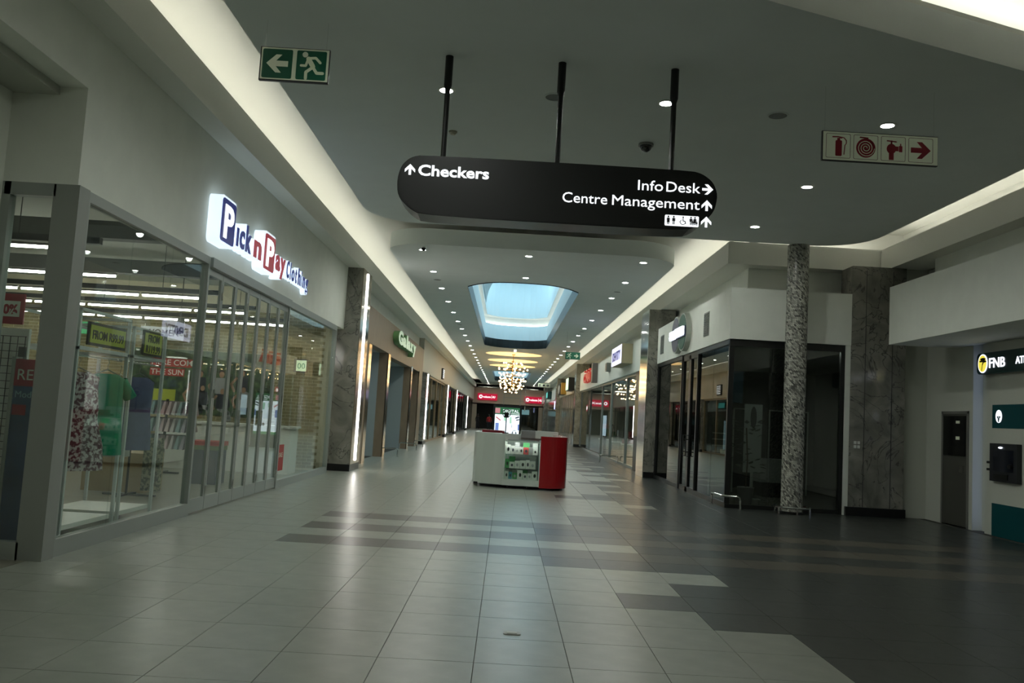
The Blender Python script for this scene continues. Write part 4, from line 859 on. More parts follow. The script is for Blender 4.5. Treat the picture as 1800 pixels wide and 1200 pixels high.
# interior of optician
LEAF = mat('leaf_dark', (.012, .028, .010), .5)
t = thing('potted_plant', (5.15, 18.2, 0), 'dark leafy potted plant behind the optician corner glass', 'plant')
MB().lathe((5.15, 18.2, 0), [(.13, 0), (.18, .35), (.17, .36)], 16).build('pot', mat('pot_grey', (.10, .10, .10), .5), t); MB().tube([(5.15, 18.2, .3), (5.18, 18.22, .9), (5.13, 18.2, 1.6)], .015, 6).build('stem', mat('bark', (.05, .035, .02), .8), t)
for k in range(46):
    z = random.uniform(.65, 1.75); a = random.uniform(0, 2*PI); r_ = random.uniform(.08, .3); c = V(5.15+r_*math.cos(a), 18.2+r_*math.sin(a), z); d = V(math.cos(a), math.sin(a), random.uniform(-.4, .5)).normalized(); s = d.cross(V(0, 0, 1)).normalized()*.055
    MB().add([c, c+d*.08+s, c+d*.19, c+d*.08-s, c+d*.09+V(0, 0, .015)], [(0, 3, 4), (0, 4, 1), (1, 4, 2), (4, 3, 2)]).build('leaf', LEAF, t)
t = thing('display_shelf', (4.95, 19.3, 0), 'white optician display unit with small shelves behind the plant', 'shelf')
MB().box(4.75, 5.15, 19.6, 19.9, 0, .95).build('cabinet', WHITE, t)
for k in range(4): MB().box(4.75, 5.1, 19.55, 19.9, 1.02+.14*k, 1.04+.14*k).build('shelf', WHITE, t)
MB().box(4.72, 4.75, 19.6, 19.9, .95, 1.6).build('back_panel', mat('grey_panel', (.1, .1, .1), .6), t)
t = thing('poster_stand', (5.6, 19.2, 0), 'pale poster with dark print inside the optician', 'poster'); MB().box(5.45, 5.85, 19.5, 19.54, .6, 2.15).build('board', mat('poster_pale', (.28, .32, .30), .5), t); MB().fr(FB(5.65, 1.85, 19.5), ell(0, 0, .07, .25, 14), 0, .01).build('printed_shape', DARK, t); MB().box(5.62, 5.68, 19.5, 19.54, 0, .6).box(5.45, 5.85, 19.4, 19.64, 0, .02).build('stand', ALU, t)
t = thing('white_cube', (6.5, 20.5, 0), 'low pale display cube inside the dark optician', 'display box'); MB().box(6.1, 6.8, 20.4, 21.1, .35, .9).build('body', mat('cube_pale', (.25, .27, .26), .5), t); MB().box(6.2, 6.7, 20.5, 21.0, 0, .35).build('foot', BLACK, t)
for x in (6.0, 6.9, 7.4):
    t = thing('eyewear_stand', (x, 21.6, 0), 'tall thin aluminium eyewear display frame inside the optician', 'display', 'eyewear display frames'); MB().box(x-.25, x-.22, 21.6, 21.63, 0, 2.1).box(x+.22, x+.25, 21.6, 21.63, 0, 2.1).box(x-.25, x+.25, 21.6, 21.63, 2.07, 2.1).build('frame', ALU, t)
    MB().box(x-.22, x+.22, 21.62, 21.64, .1, 2.07).build('back_panel', DARK, t)
t = thing('wall_screen', (4.8, 18.6, 2.1), 'blue-grey screen hanging inside the optician corner', 'screen'); MB().box(4.75, 5.25, 19.0, 19.05, 2.15, 2.85).build('panel', mat('screen_blue', (.03, .06, .09), .2), t); MB().cyl((5.0, 19.03, 2.85), (5.0, 19.03, 3.37), .015, 8).build('hanger', BLACK, t)

t = thing('optician_fill_light', (6.16, 18.3, 3.34), 'added fill light brightening the dark optician', 'light'); MB().box(6.05, 6.28, 18.05, 18.55, 3.33, 3.365).build('frame', WHITE, t); MB().box(6.07, 6.26, 18.07, 18.53, 3.32, 3.33).build('lens', emis('optician_fill_glow', (.9, 1, .95), 11), t)  # added lamp to lift the interior, kept out of sight behind the column
# ---- mosaic column
MOS = mosaic_mat(); R_, n = .205, 40; cx, cy = 5.60, 16.62
me = bpy.data.meshes.new('column_shaft'); vs = [(R_*math.cos(2*PI*k/n), R_*math.sin(2*PI*k/n), z) for z in (.0, ZI+.0) for k in range(n)]
me.from_pydata(vs, [], [(k, (k+1) % n, n+(k+1) % n, n+k) for k in range(n)]); uv = me.uv_layers.new(name='UV')
for p in me.polygons:
    p.use_smooth = True
    for li, c_ in zip(p.loop_indices, ((0, 0), (1, 0), (1, 1), (0, 1))): uv.data[li].uv = ((p.index+c_[0])*2*PI*R_/n, c_[1]*ZI)
me.materials.append(MOS)
t = thing('mosaic_column', (cx, cy, 0), 'round column clad in black and white mosaic chips', 'column'); o = bpy.data.objects.new('mosaic_shaft', me); COL.objects.link(o); o.parent = t
MB().cyl((cx, cy, 0), (cx, cy, .05), R_+.02, 32).build('base_ring', BLACK, t)
ring = [V(cx+.34*math.cos(a), cy+.34*math.sin(a), .13) for a in [PI*.75+PI*1.5*k/18 for k in range(19)]]
t = thing('column_guard_rail', (cx, cy, 0), 'low chrome guard rail curving round the mosaic column', 'guard rail'); MB().tube([ring[0]-V(0, 0, .13), ring[0]-V(0, 0, .03)]+ring+[ring[-1]-V(0, 0, .03), ring[-1]-V(0, 0, .13)], .022, 8).build('rail', CHROME, t)
for k in (5, 9, 13): MB().cyl(ring[k]-V(0, 0, .13), ring[k], .018, 8).build('leg', CHROME, t)
hoop([V(4.33, 17.75, 0), V(4.33, 17.75, .19), V(4.33, 17.72, .23), V(4.33, 17.5, .24), V(4.36, 17.0, .24), V(4.45, 16.9, .24), V(4.60, 16.86, .24), V(4.66, 16.86, .22), V(4.68, 16.86, .17), V(4.68, 16.86, 0)], 'low chrome guard rail bent around the optician corner')
# ---- big marble pillar by bank
t = thing('wide_marble_pillar', (7.36, 17.3, 0), 'wide grey veined marble pillar between optician and bank', 'pillar')
MB().box(6.84, 7.93, 17.0, 17.58, .17, 4.98).build('marble_cladding', MARB, t); MB().box(6.78, 7.96, 16.95, 17.6, 0, .17).build('plinth', PLINTH, t)
for x in (7.12, 7.66): MB().box(x, x+.012, 16.994, 17.0, .17, 4.9).build('panel_joint', mat('joint_dark', (.05, .05, .045), .6), t)
t = thing('switch_plate', (7.0, 16.99, 1.25), 'four small white switches on the marble pillar', 'switch')
for a in (0, .07):
    for b_ in (0, .08): MB().box(6.93+a, 6.98+a, 16.985, 17.0, 1.32+b_, 1.38+b_).build('switch', WHITE, t)
# ---- bank
TEALP = mat('bank_teal', (.0, .065, .075), .35); BK = mat('bank_green', (.006, .045, .042), .4); XB = 8.45
t = thing('bank_sign', (XB, 14.3, 2.76), 'dark green illuminated bank sign with yellow tree logo', 'sign'); F = FR(14.2, 2.95, XB)
MB().fr(F, rrect(-.92, 1.9, -.185, .185, .09), 0, .12).build('panel', BK, t)
p = MB().fr(F, ell(-.72, 0, .145, .165, 28), .12, .13).build('logo_ring', emis('bank_white', (.9, .93, 1), 1.1), t); MB().fr(F, ell(-.72, 0, .125, .145, 28), .13, .134).build('logo_disc', emis('bank_yellow', (.85, .72, .08), .8), p)
mb = MB().stroke(F, [(-.735, -.12), (-.72, -.02), (-.70, .03)], .016, .134, .137).stroke(F, [(-.72, -.03), (-.67, .02)], .012, .134, .137).fr(F, ell(-.70, .075, .085, .025, 14), .134, .137).fr(F, ell(-.66, .035, .07, .02, 14), .134, .137).fr(F, ell(-.76, .04, .05, .016, 14), .134, .137); mb.build('tree_emblem', BLACK, p)
text('FNB', F, -.54, -.085, .24, .01, MATS['bank_white'], t, bold=.003, d=.12, width=.47); text('ATM', F, .25, -.06, .17, .01, MATS['bank_white'], t, bold=.002, d=.12)
t = thing('bank_machine', (XB, 14.3, 0), 'wall bank machine with teal header and dark recessed screen', 'cash machine'); F = FR(14.78, 0, XB)
MB().rect(F, 0, 1.6, 1.83, 2.23, 0, .03).build('teal_header', TEALP, t); MB().rect(F, 0, 1.6, 0, .55, 0, .03).build('teal_base', TEALP, t); MB().rect(F, 0, 1.6, .55, 1.83, 0, .02).build('surround', MATS['bank_wall'], t)
p = MB().fr(F, ell(.20, 2.03, .09, .11, 24), .03, .036).build('logo_disc', MATS['bank_white'], t); MB().fr(F, [(.14, 2.02), (.17, 2.0), (.19, 1.93), (.21, 1.93), (.23, 2.0), (.27, 2.02), (.21, 2.04), (.20, 1.98), (.19, 2.04)], .036, .038).build('tree_emblem', TEALP, p)
b_ = MB().rect(F, .05, .84, .93, 1.57, .02, .10).build('machine_fascia', mat('machine_dark', (.022, .024, .028), .35), t); MB().rect(F, .16, .74, 1.10, 1.46, .10, .104).build('screen', mat('machine_screen', (.01, .012, .02), .1), b_); MB().fr(F, ell(.38, 1.50, .05, .015, 12), .10, .115).build('lamp', emis('machine_lamp', (.8, .85, 1), 3), b_); MB().rect(F, .2, .6, .97, 1.06, .10, .12).build('keypad', BLACK, b_); MB().fr(F, ell(.68, 1.2, .05, .04, 12), .10, .14).build('card_slot', BLACK, b_)
for z in (1.10, 1.22): MB().rect(F, -.06, .05, z, z+.04, .02, .09).build('side_bracket', BLACK, t)
t = thing('niche_light', (8.6, 15.25, 1.5), 'cool light strip in the narrow wall niche beside the bank machine', 'light strip'); MB().box(8.605, 8.62, 15.22, 15.28, .05, 3.2).build('diffuser', emis('niche_led', (.55, .65, 1), 1.3), t)
o = struct('door_12', MB().box(8.44, 8.48, 15.62, 16.48, .02, 2.08), mat('service_door', (.075, .075, .062), .45), 'dark service door with glazed upper half')
MB().box(8.425, 8.44, 15.66, 16.44, 1.30, 2.04).build('pane', mat('door_glass_dark', (.008, .009, .009), .1), o); MB().box(8.40, 8.44, 15.70, 15.82, 1.0, 1.13).build('door_handle', CHROME, o); MB().box(8.42, 8.425, 15.85, 15.98, 1.60, 1.66).box(8.42, 8.425, 15.85, 15.98, 1.9, 1.95).build('notice', PALE, o)
struct('trim_11', MB().box(8.43, 8.46, 16.48, 16.53, 0, 2.13).box(8.43, 8.46, 15.57, 15.62, 0, 2.13).box(8.43, 8.46, 15.57, 16.53, 2.08, 2.13), mat('door_frame', (.20, .20, .18), .5), 'thin frame around the service door')

# ---- chrome edged pillars and shops further along the optician side
def cpillar(y0, y1, x0, z1, label, mm=MARB):
    t = thing('edged_marble_pillar', (4.5, y0, 0), label, 'pillar', 'marble pillars on the optician side'); MB().box(x0, 4.9, y0, y1, .17, z1).build('marble_cladding', mm, t); MB().box(x0, 4.9, y0-.01, y1, 0, .17).build('plinth', PLINTH, t); MB().box(x0-.015, x0, y0+.02, y1, .0, z1).build('mirror_face', CHROME, t)
cpillar(25.25, 26.6, 4.12, 4.98, 'tall chrome edged marble pillar between optician and boxed sign'); cpillar(51.2, 52.3, 4.12, 4.98, 'beige marble pillar beside the red lettered shop', MARB2); cpillar(70.6, 71.9, 4.12, 4.98, 'beige marble pillar past the round black sign', MARB2); cpillar(93, 94.2, 4.12, 4.98, 'dark marble pillar near the corridor end')
k = 41
for a, b_, m_, g_ in ((29.0, 31.8, ALU, GLASS), (31.8, 36.5, ALU, GLASS), (36.5, 40.0, ALU, GLASS), (40.0, 45.5, CHROME, GLASS), (45.5, 51.1, CHROME, GLASS)):
    bay('window_%d' % k, a, b_, 4.55, 'tall aluminium framed shop window under the white fascia', 1, z1=3.32, post=.06, fm=m_, gm=g_, sill=.08, head=.08); k += 1
struct('wall_right_panel', MB().box(4.3, 4.6, 26.6, 27.2, 0, 3.3).box(4.36, 4.6, 27.2, 29.0, 0, 3.3), mat('panel_dark', (.06, .062, .058), .4), 'dark grey cladding between pillar and window')
struct('wall_right_panel_gold', MB().box(4.345, 4.36, 27.3, 28.9, 1.15, 2.35), mat('panel_gold', (.30, .22, .10), .4), 'tan panel set in the dark cladding')
struct('wall_right_marble', MB().box(4.36, 4.7, 52.3, 70.5, 0, 3.35), marble('marble_streaked', (.20, .19, .13), (.36, .34, .25), (.06, .06, .05), .08), 'polished streaked marble shop front')
for y in range(54, 70, 2): MB().box(4.345, 4.36, y, y+.08, 0, 3.3).build('mirror_strip', CHROME, bpy.data.objects['wall_right_marble'])
struct('wall_right_dark', MB().box(4.4, 4.7, 72, 93, 0, 3.35).box(4.4, 4.7, 94.2, YE, 0, 3.35), mat('far_glass_dark', (.10, .11, .09), .12), 'dark polished shop fronts near the corridor end')
struct('wall_right_shop', MB().box(9, 9.1, 26.6, 104, 0, 3.5).box(4.6, 9, 26.6, 104, 3.35, 3.45).box(4.6, 9, 51.2, 51.4, 0, 3.4), mat('right_shop_wall', (.36, .36, .31), .8), 'plain interiors behind the aluminium windows')
for y in (33, 38, 43, 48):
    t = thing('shop_ceiling_light', (6.5, y, 3.3), 'small panel light inside the aluminium fronted shop', 'light', 'panel lights in the aluminium fronted shop'); MB().box(6.1, 6.9, y-.3, y+.3, 3.30, 3.34).build('lens', emis('side_panel', (1, .97, .88), 2.2), t)
for k, y in enumerate((31, 34.2, 37.6, 41.5, 46.5)):
    t = thing('merchandise_table', (5.8, y, 0), ('table of dark goods', 'table of orange goods', 'rail of red clothes', 'rail of pale clothes', 'table of green goods')[k]+' behind the aluminium windows', 'display')
    cc = ((.03, .03, .03), (.42, .16, .03), (.30, .03, .03), (.45, .42, .36), (.05, .15, .06))[k]; MB().box(5.2, 6.4, y, y+.9, .62, .68).build('table_top', WHITE, t)
    for dx, dy in ((5.24, .04), (6.32, .04), (5.24, .82), (6.32, .82)): MB().box(dx, dx+.04, y+dy, y+dy+.04, 0, .62).build('leg', CHROME, t)
    for q in range(4): MB().box(5.25+.28*q, 5.47+.28*q, y+.1, y+.75, .68, .85+.12*((q*7) % 4)).build('stacked_goods', mat('stock_%d' % k, cc, .7), t)
t = thing('box_sign', (4.1, 31, 3.7), 'projecting light box sign with dark blue capital letters', 'sign'); LB = emis('lightbox', (.72, .72, .95), 1.0)
MB().box(3.95, 4.34, 29.9, 32.7, 3.66, 4.36).build('box', mat('box_beige', (.42, .38, .24), .5), t); F = FR(31.3, 4.0, 3.95); MB().rect(F, -1.36, 1.36, -.33, .33, 0, .01).build('lit_face', LB, t); text('IDENTITY', F, 0, -.16, .46, .01, NAVY, t, align='CENTER', bold=.012, d=.01, width=2.2)
t = thing('wall_speaker', (4.3, 36.3, 3.75), 'small dark wall speaker on the white fascia', 'speaker'); MB().box(4.16, 4.34, 36.1, 36.6, 3.72, 4.08).build('cabinet', mat('speaker_grey', (.2, .21, .19), .5), t); MB().box(4.15, 4.16, 36.14, 36.56, 3.76, 4.04).build('grille', BLACK, t)
t = thing('red_letter_sign', (4.3, 45, 3.7), 'red raised letters with grey side board on white fascia', 'sign'); F = FR(44.9, 3.62, 4.34)
for ch, a in zip('CNA', (-1.9, -.55, .75)):
    p = text(ch, F, a, .02, .62, .2, mat('red_letter', (.42, .04, .03), .4, emit=(.5, .04, .03), es=.35), t, 'letter', bold=.03, width=1.15); MB().rect(F, a+.3, a+.6, .56, .66, 0, .2).build('dot', MATS['red_letter'], p)
MB().box(4.08, 4.34, 41.3, 41.9, 3.45, 4.40).build('side_board', mat('board_taupe', (.16, .14, .12), .5), t)
t = thing('green_box_sign', (4.2, 56.5, 3.45), 'pale green light box sign with black side', 'sign'); MB().box(3.95, 4.34, 55.3, 57.6, 3.5, 4.35).build('box', BLACK, t); MB().box(3.93, 3.95, 55.4, 57.5, 3.55, 4.3).build('lit_face', emis('mint_lit', (.55, .75, .55), .9), t)
t = thing('round_black_sign', (4.2, 64.8, 3.5), 'black and white projecting sign with yellow edge', 'sign'); MB().box(3.95, 4.34, 64, 66.2, 3.45, 4.25).build('box', BLACK, t); MB().fr(FR(65.1, 3.85, 3.95), ell(0, 0, .8, .32), 0, .02).build('oval_face', WHITE, t); MB().box(3.98, 4.34, 62.6, 63.6, 3.45, 4.3).build('yellow_edge', mat('amber', (.5, .3, .04), .5), t)
t = thing('teal_box_sign', (4.2, 84, 3.5), 'teal projecting light box sign near the corridor end', 'sign'); MB().box(3.95, 4.34, 82.6, 85.5, 3.55, 4.25).build('box', BK, t); MB().box(3.93, 3.95, 82.8, 85.3, 3.65, 4.15).build('lit_face', emis('teal_lit', (.1, .5, .45), .7), t)
t = thing('violet_box_sign', (4.2, 76, 2.6), 'small bluish white glowing panel on the dark shop front', 'sign'); MB().box(4.34, 4.40, 75.5, 77.5, 2.5, 3.2).build('lit_face', emis('violet_lit', (.5, .55, 1), 1.6), t)
F = FR(47.6, 2.3, 4.5); t = thing('round_red_sticker', (4.5, 47.6, 2.1), 'round red and white sticker on the shop glass', 'sticker'); MB().fr(F, ell(0, 0, .42, .2), 0, .004).build('disc', emis('sticker_red', (.5, .02, .08), .3), t); mb = MB().fr(F, [(-.25, 0), (0, .12), (0, -.12)], .004, .006).fr(F, [(.25, 0), (.03, .12), (.03, -.12)], .004, .006); mb.build('emblem', GLOW, t)
hoop(arch((4.45, 33.4, 0), (3.75, 33.4, 0)), 'low chrome guard rail by the aluminium shop windows')
t = thing('blue_display', (5.0, 42, 0), 'tall glowing blue-white screen behind the shop glass', 'screen'); MB().box(4.9, 5.0, 42.4, 43.6, .9, 1.9).build('screen', emis('screen_bluewhite', (.6, .75, .9), .8), t); MB().box(4.88, 5.02, 42.35, 43.65, 0, .9).build('stand', BLACK, t)

# ================================================================== KIOSK
t = thing('kiosk', (.35, 19.8, 0), 'white and red curved kiosk with glass product display', 'kiosk')
KW = mat('kiosk_white', (.62, .68, .62), .3, coat=.3)
def curved(pts, z0, z1, th, nm, mt):
    n = len(pts); vs = []
    for i, p in enumerate(pts):
        d = Vector(pts[min(i+1, n-1)])-Vector(pts[max(i-1, 0)]); nn = V(-d.y, d.x).normalized() if False else Vector((-d[1], d[0])).normalized()*th
        for z in (z0, z1): vs += [(p[0], p[1], z), (p[0]+nn[0], p[1]+nn[1], z)]
    fs = []
    for i in range(n-1):
        a, b_ = 4*i, 4*i+4; fs += [(a, b_, b_+2, a+2), (a+1, a+3, b_+3, b_+1), (a+2, b_+2, b_+3, a+3), (a, a+1, b_+1, b_)]
    fs += [(0, 2, 3, 1), (4*n-4, 4*n-3, 4*n-1, 4*n-2)]
    mb = MB().add(vs, fs); mb.smooth = False; return mb.build(nm, mt, t)
wl_ = [(-.66, 19.45), (-.66, 19.25), (-.60, 19.02), (-.45, 18.86), (-.2, 18.74), (.02, 18.68)]
curved([(-.66, 21.0)]+wl_, .07, 1.17, .25, 'white_panel', KW)
curved([(.80, 18.60), (.90, 18.60)]+[(.90+.52*math.sin(a), 19.16-.56*math.cos(a)) for a in [PI/2*q/12 for q in range(1, 13)]]+[(1.42, 21.0)], .05, 1.16, .25, 'red_panel', RED)
MB().box(.02, .80, 18.64, 19.1, .07, .20).build('display_base', KW, t); MB().box(.0, .03, 18.62, 19.1, .07, 1.06).build('display_jamb', KW, t); MB().box(.785, .80, 18.60, 19.1, .07, 1.06).build('display_jamb', KW, t)
MB().box(.03, .785, 18.66, 19.1, 1.03, 1.05).build('display_top_glass', GLASS, t); MB().box(.03, .785, 18.645, 18.655, .20, 1.03).build('display_front_glass', GLASS, t); MB().box(.02, .80, 19.1, 19.13, .1, 1.05).build('display_back', mat('display_back', (.35, .38, .36), .6), t)
for z in (.42, .73): MB().box(.03, .785, 18.70, 19.08, z, z+.012).build('shelf', GLASS, t)
MB().box(-.51, .0, 19.35, 19.75, 1.17, 1.225).box(-.05, 0, 18.9, 19.75, .9, 1.22).build('red_counter_top', mat('kiosk_darkred', (.20, .01, .015), .3), t); MB().box(-.4, 1.3, 20.8, 21.0, .05, 1.14).build('rear_counter', KW, t); MB().box(.74, 1.29, 20.6, 21.0, 1.06, 1.24).build('rear_box', KW, t); MB().box(.40, .74, 20.6, 20.9, 1.06, 1.24).build('rear_slats', mat('slat_grey', (.25, .26, .25), .5), t)
for x in (-.5, .12, .55, 1.3): MB().cyl((x, 18.95, 0), (x, 18.95, .07), .03, 10).build('castor', mat('castor', (.3, .3, .3), .4), t)
MB().box(-.62, 1.38, 18.95, 20.95, .05, .09).build('floor_pan', BLACK, t)
l = bpy.data.lights.new('display_lamp', 'AREA'); l.shape = 'RECTANGLE'; l.size = .7; l.size_y = .03; l.energy = 3.5; lo = bpy.data.objects.new('display_lamp', l); COL.objects.link(lo); lo.parent = t; lo.location = (.05, -1.1, 1.02); lo.rotation_euler = (math.radians(20), 0, 0)
MB().box(.04, .78, 18.68, 18.70, 1.005, 1.028).build('lamp_strip', mat('lamp_strip', (.8, .85, .8), .4), t)
pals = [(.62, .64, .58), (.62, .64, .58), (.62, .64, .58), (.30, .30, .28), (.05, .30, .08), (.62, .64, .58), (.45, .06, .06), (.05, .25, .30), (.62, .64, .58), (.55, .56, .5)]
lab = {0: 'lower', 1: 'middle', 2: 'top'}
for s, (z, hs) in enumerate(((.20, .20), (.435, .26), (.745, .26))):
    x = .05; k = s*3
    while x < .70:
        wd = random.uniform(.085, .13); h = random.uniform(.13, .20); c = pals[(k*7+s*3) % 10]; yb = random.uniform(18.74, 18.80)
        lb = ('white' if c[0] > .5 else 'green' if c[1] > .25 and c[0] < .1 and c[2] < .2 else 'red' if c[0] > .4 else 'dark grey' if c[0] > .2 else 'teal')
        p = thing('product_box', (x+wd/2, yb, z), '%s boxed phone accessory on the %s kiosk display shelf' % (lb, lab[s]), 'product box', 'accessories in the kiosk display')
        MB().box(x, x+wd-.008, yb, yb+.07, z, z+h).build('carton', mat('carton_%d' % ((k*7+s*3) % 10), c, .5), p)
        MB().fr(FB(x+wd/2, z+h*.5, yb), ell(0, 0, wd*.22, h*.22, 10), 0, .002).build('product_picture', (BLACK, CLO2, MATS['print_grey'])[k % 3], p)
        if k % 2 == 0 and h < .17:
            q = thing('product_box', (x+wd/2, 18.92, z), 'tall %s package standing at the back of the %s kiosk shelf' % (('white', 'green', 'pale')[k % 3], lab[s]), 'product box', 'accessories in the kiosk display')
            MB().box(x-.01, x+wd+.01, 18.92, 18.96, z, z+.25 if s else z+.2).build('carton', (KW, mat('carton_green', (.06, .34, .10), .5), mat('carton_pale', (.5, .52, .5), .5))[k % 3], q)
        x += wd; k += 1
t = thing('counter_mirror', (.08, 19.3, 1.03), 'round black framed mirror on a thin stand atop the kiosk', 'mirror')
MB().cyl((.02, 19.3, 1.17), (.02, 19.3, 1.52), .012, 8).cyl((.02, 19.3, 1.17), (.02, 19.3, 1.19), .07, 16).build('stand', BLACK, t)
F = FB(.02, 1.62, 19.3); mb = MB(); A, B = ell(0, 0, .10, .10, 24), ell(0, 0, .082, .082, 24)
for i in range(24): j = (i+1) % 24; mb.fr(F, [A[i], A[j], B[j], B[i]], -.01, .01)
mb.build('ring', mat('ring_grey', (.08, .09, .09), .4), t); MB().box(-.03, .07, 19.28, 19.31, 1.52, 1.64).build('phone_clamp', BLACK, t)

# ---- digital totem
t = thing('digital_totem', (.06, 30, 0), 'tall glowing digital advertising totem behind the kiosk', 'advertising screen')
MB().box(-.44, .56, 30.0, 30.22, 0, 1.95).build('casing', BLACK, t); F = FB(.06, 0, 30.0)
sc_ = MB().rect(F, -.43, .43, .45, 1.87, 0, .008).build('screen', emis('totem_white', (.78, .88, .95), 1.0), t)
MB().rect(F, -.43, .43, 1.62, 1.87, .008, .012).build('header', emis('totem_green', (.02, .10, .04), .8), sc_); text('DIGITAL', F, .12, 1.70, .15, .004, GLOW, sc_, align='CENTER', d=.012, width=.56); text('INNOVATIONS', F, .22, 1.64, .06, .004, GLOW, sc_, align='CENTER', d=.012)
MB().rect(F, -.43, .43, .45, .55, .008, .012).build('footer', emis('totem_green2', (.02, .2, .05), .8), sc_)
mb = MB().fr(F, ell(.27, 1.02, .06, .085, 16)[0:9]+ell(.27, 1.02, .045, .065, 16)[0:9][::-1], .008, .013).fr(F, ell(.21, 1.0, .025, .045, 10), .008, .013).fr(F, ell(.33, 1.0, .025, .045, 10), .008, .013).stroke(F, [(.30, 1.52), (.40, 1.56)], .05, .008, .013).stroke(F, [(.33, 1.45), (.42, 1.47)], .04, .008, .013).fr(F, ell(.1, .80, .05, .06, 12), .008, .013).stroke(F, [(.18, 1.30), (.18, 1.18)], .015, .008, .013)
mb.build('product_picture', mat('ad_dark', (.06, .07, .08), .5, emit=(.06, .07, .09), es=.8), sc_)
MB().rect(F, -.40, -.28, 1.05, 1.32, .008, .012).rect(F, .38, .43, 1.1, 1.3, .008, .012).build('product_picture', emis('ad_blue', (.15, .22, .5), .8), sc_); MB().stroke(F, [(-.38, 1.52), (-.24, 1.42)], .05, .008, .012).rect(F, -.43, -.26, 1.66, 1.84, .012, .014).build('product_picture', emis('ad_red', (.45, .18, .2), .8), sc_); MB().rect(F, -.12, -.02, 1.40, 1.55, .008, .012).rect(F, .09, .16, 1.32, 1.55, .008, .012).build('product_picture', emis('ad_green', (.35, .6, .45), .8), sc_)
# back face shows the same lit advert
MB().box(-.37, .49, 30.22, 30.228, .45, 1.87).build('rear_screen', MATS['totem_white'], t); MB().box(-.46, .58, 29.95, 30.27, 0, .06).build('base_plate', BLACK, t)

# ---- floor socket lid
t = thing('floor_socket', (.14, 6.25, 0), 'small metal socket lid set in the light floor tiles', 'floor socket'); MB().fr((V(.135, 6.24, 0), V(1, 0, 0), V(0, 1, 0)), rrect(-.062, .062, -.042, .042, .02), .0005, .006).build('frame', mat('socket_rim', (.35, .35, .32), .5, metal=.5), t); MB().box(.10, .17, 6.215, 6.265, .006, .009).build('lid', mat('lid_grey', (.50, .52, .47), .6, metal=.1), t)

# ================================================================== CORRIDOR END
VR = emis('red_lightbox', (.62, .008, .05), .5)
for x0, x1, z, lb in ((-3.55, -1.15, 3.50, 'red light box sign over the doorway with the standing person'), (2.2, 4.3, 3.42, 'red light box sign over the dark end shop window')):
    t = thing('red_light_box', ((x0+x1)/2, YE-.2, z), lb, 'sign', 'red signs on the end wall'); MB().box(x0, x1, YE-.2, YE-.01, z, z+.78).build('box', VR, t); F = FB((x0+x1)/2, z+.39, YE-.2); w_ = x1-x0
    p = MB().fr(F, ell(-w_/2+.38, 0, .22, .22, 20), 0, .02).build('logo_disc', GLOW, t); MB().fr(F, ell(-w_/2+.40, .0, .09, .11, 12), .02, .03).build('logo_mark', VR, p); text('vodacom', F, -w_/2+.66, -.12, .34, .02, GLOW, t, bold=.012, width=.95); MB().rect(F, -w_/2+1.70, -w_/2+1.74, -.2, .2, 0, .02).build('divider', GLOW, t); text('4U', F, -w_/2+1.80, -.12, .34, .02, GLOW, t, bold=.012, width=.36)
o = struct('window_50', MB().box(-.6, -.45, YE+.05, YE+.2, 0, 2.95).box(1.5, 1.6, YE+.05, YE+.2, 0, 2.95).box(-.6, 4.0, YE+.05, YE+.2, 2.85, 2.95).box(-.6, 4.0, YE+.05, YE+.2, 0, .1), BLACK, 'dark shop window at the corridor end')
MB().box(-.45, 1.5, YE+.1, YE+.11, .1, 2.85).build('pane', GLASSD, o); MB().box(1.6, 4.0, YE+.1, YE+.11, .1, 2.85).build('pane', GLASSD, o)
t = thing('end_shop_light', (2.2, YE+4.9, 2.2), 'small bluish lit panel inside the end shop', 'light'); MB().box(1.2, 3.0, YE+4.85, YE+4.95, 2.0, 2.6).build('panel', emis('end_blue', (.4, .65, .75), .9), t)
t = thing('end_counter', (2.5, YE+3, 0), 'wooden counter inside the end shop', 'counter'); MB().box(.8, 3.9, YE+2.5, YE+3, 0, 1.0).build('body', mat('counter_wood', (.14, .09, .05), .6), t); MB().box(.75, 3.95, YE+2.45, YE+3.05, 1.0, 1.05).build('top', mat('counter_wood_top', (.18, .12, .07), .5), t)
# gantry of steel rods hanging before the end wall
GS = mat('gantry_steel', (.48, .48, .42), .4, metal=.4)
t = thing('ceiling_gantry', (.6, 96, 3.2), 'pale steel frame of rods and rails before the end wall', 'frame')
for x in (-.3, 1.55, 2.1): MB().box(x-.04, x+.04, 95.9, 96, 2.35, 5.2).build('upright', GS, t)
for z, x0, x1 in ((5.1, -3.6, 3.9), (4.75, -3.2, 3.5), (4.15, -.3, 2.5), (3.7, -.3, 1.5), (3.35, 1.55, 2.5)): MB().box(x0, x1, 95.9, 96, z, z+.07).build('rail', GS, t)
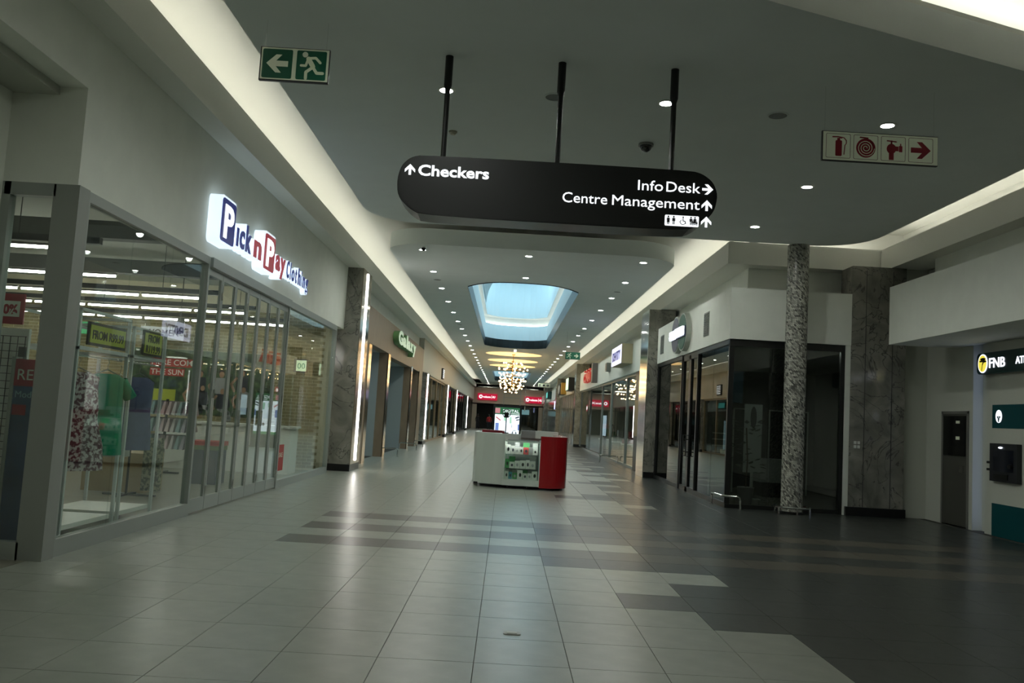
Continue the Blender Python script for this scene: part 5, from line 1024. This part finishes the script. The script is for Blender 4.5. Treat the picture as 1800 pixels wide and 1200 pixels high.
# people at the far end
def person(x, y, face, label, top, legs, step=0.0):
    t = thing('person', (x, y, 0), label, 'person', None)
    J = {'pelvis': (0, 0, .95, .15, .11), 'waist': (0, 0, 1.10, .13, .095), 'chest': (0, 0, 1.32, .165, .11), 'neck': (0, 0, 1.48, .055, .055), 'skull': (0, .015, 1.56, .07, .085), 'crown': (0, .015, 1.66, .075, .09)}
    E_ = [('pelvis', 'waist'), ('waist', 'chest'), ('chest', 'neck'), ('neck', 'skull'), ('skull', 'crown')]
    for s, n_ in ((-1, 'l'), (1, 'r')):
        k = s*step
        J.update({n_+'sh': (s*.19, 0, 1.40, .055, .055), n_+'el': (s*.25, -.05*k, 1.13, .042, .042), n_+'wr': (s*.23, .10, .92, .032, .032), n_+'ha': (s*.22, .13, .84, .036, .026), n_+'hip': (s*.09, 0, .88, .085, .09), n_+'kn': (s*.10, .14*k, .50, .06, .06), n_+'an': (s*.10, .16*k-.08*abs(k), .09, .042, .042), n_+'to': (s*.11, .16*k+.12, .035, .035, .03)})
        E_ += [('chest', n_+'sh'), (n_+'sh', n_+'el'), (n_+'el', n_+'wr'), (n_+'wr', n_+'ha'), ('pelvis', n_+'hip'), (n_+'hip', n_+'kn'), (n_+'kn', n_+'an'), (n_+'an', n_+'to')]
    ks = list(J); me = bpy.data.meshes.new('body'); ca, sa = math.cos(face), math.sin(face)
    me.from_pydata([(J[q][0]*ca-J[q][1]*sa, J[q][0]*sa+J[q][1]*ca, J[q][2]) for q in ks], [(ks.index(a), ks.index(b_)) for a, b_ in E_], [])
    o = bpy.data.objects.new('body', me); COL.objects.link(o); md = o.modifiers.new('skin', 'SKIN'); md.use_smooth_shade = True
    for i, q in enumerate(ks): me.skin_vertices[0].data[i].radius = (J[q][3], J[q][4])
    me.skin_vertices[0].data[0].use_root = True
    o.modifiers.new('sub', 'SUBSURF').levels = 2; o.modifiers['sub'].render_levels = 2
    dg = bpy.context.evaluated_depsgraph_get(); m2 = bpy.data.meshes.new_from_object(o.evaluated_get(dg)); bpy.data.objects.remove(o)
    skin = mat('skin', (.14, .08, .05), .6); m2.materials.clear()
    for mm in (skin, top, legs, mat('shoe', (.02, .02, .02), .5)): m2.materials.append(mm)
    for p in m2.polygons:
        z = p.center.z; xx = math.hypot(p.center.x, p.center.y)
        p.material_index = 0 if z > 1.46 or (xx > .17 and z < .98 and z > .75) else 1 if z > .93 else 2 if z > .08 else 3
        p.use_smooth = True
    o = bpy.data.objects.new('body', m2); COL.objects.link(o); o.parent = t; ORG[o.name] = Vector((x, y, 0))
    h = MB().ball((x, y, 1.64), .105, 12, 8, (.92, 1.05, 1.0)); h.smooth = True; h.build('hair', mat('hair_black', (.01, .01, .01), .7), t)
    f = Vector((-sa, ca)); fx, fy_ = x+f.x*.115, y+f.y*.115
    MB().ball((fx, fy_, 1.57), .02, 6, 5).build('nose', skin, t)
person(-3.15, 98, PI, 'person in dark clothing walking beside the far shop fronts', mat('cloth_dark', (.02, .02, .022), .8), mat('cloth_dark2', (.025, .025, .03), .8), 1)
person(-1.75, 92, PI, 'person in red top and black trousers near the totem', mat('cloth_red', (.38, .02, .02), .8), mat('cloth_black', (.012, .012, .014), .8), .4)
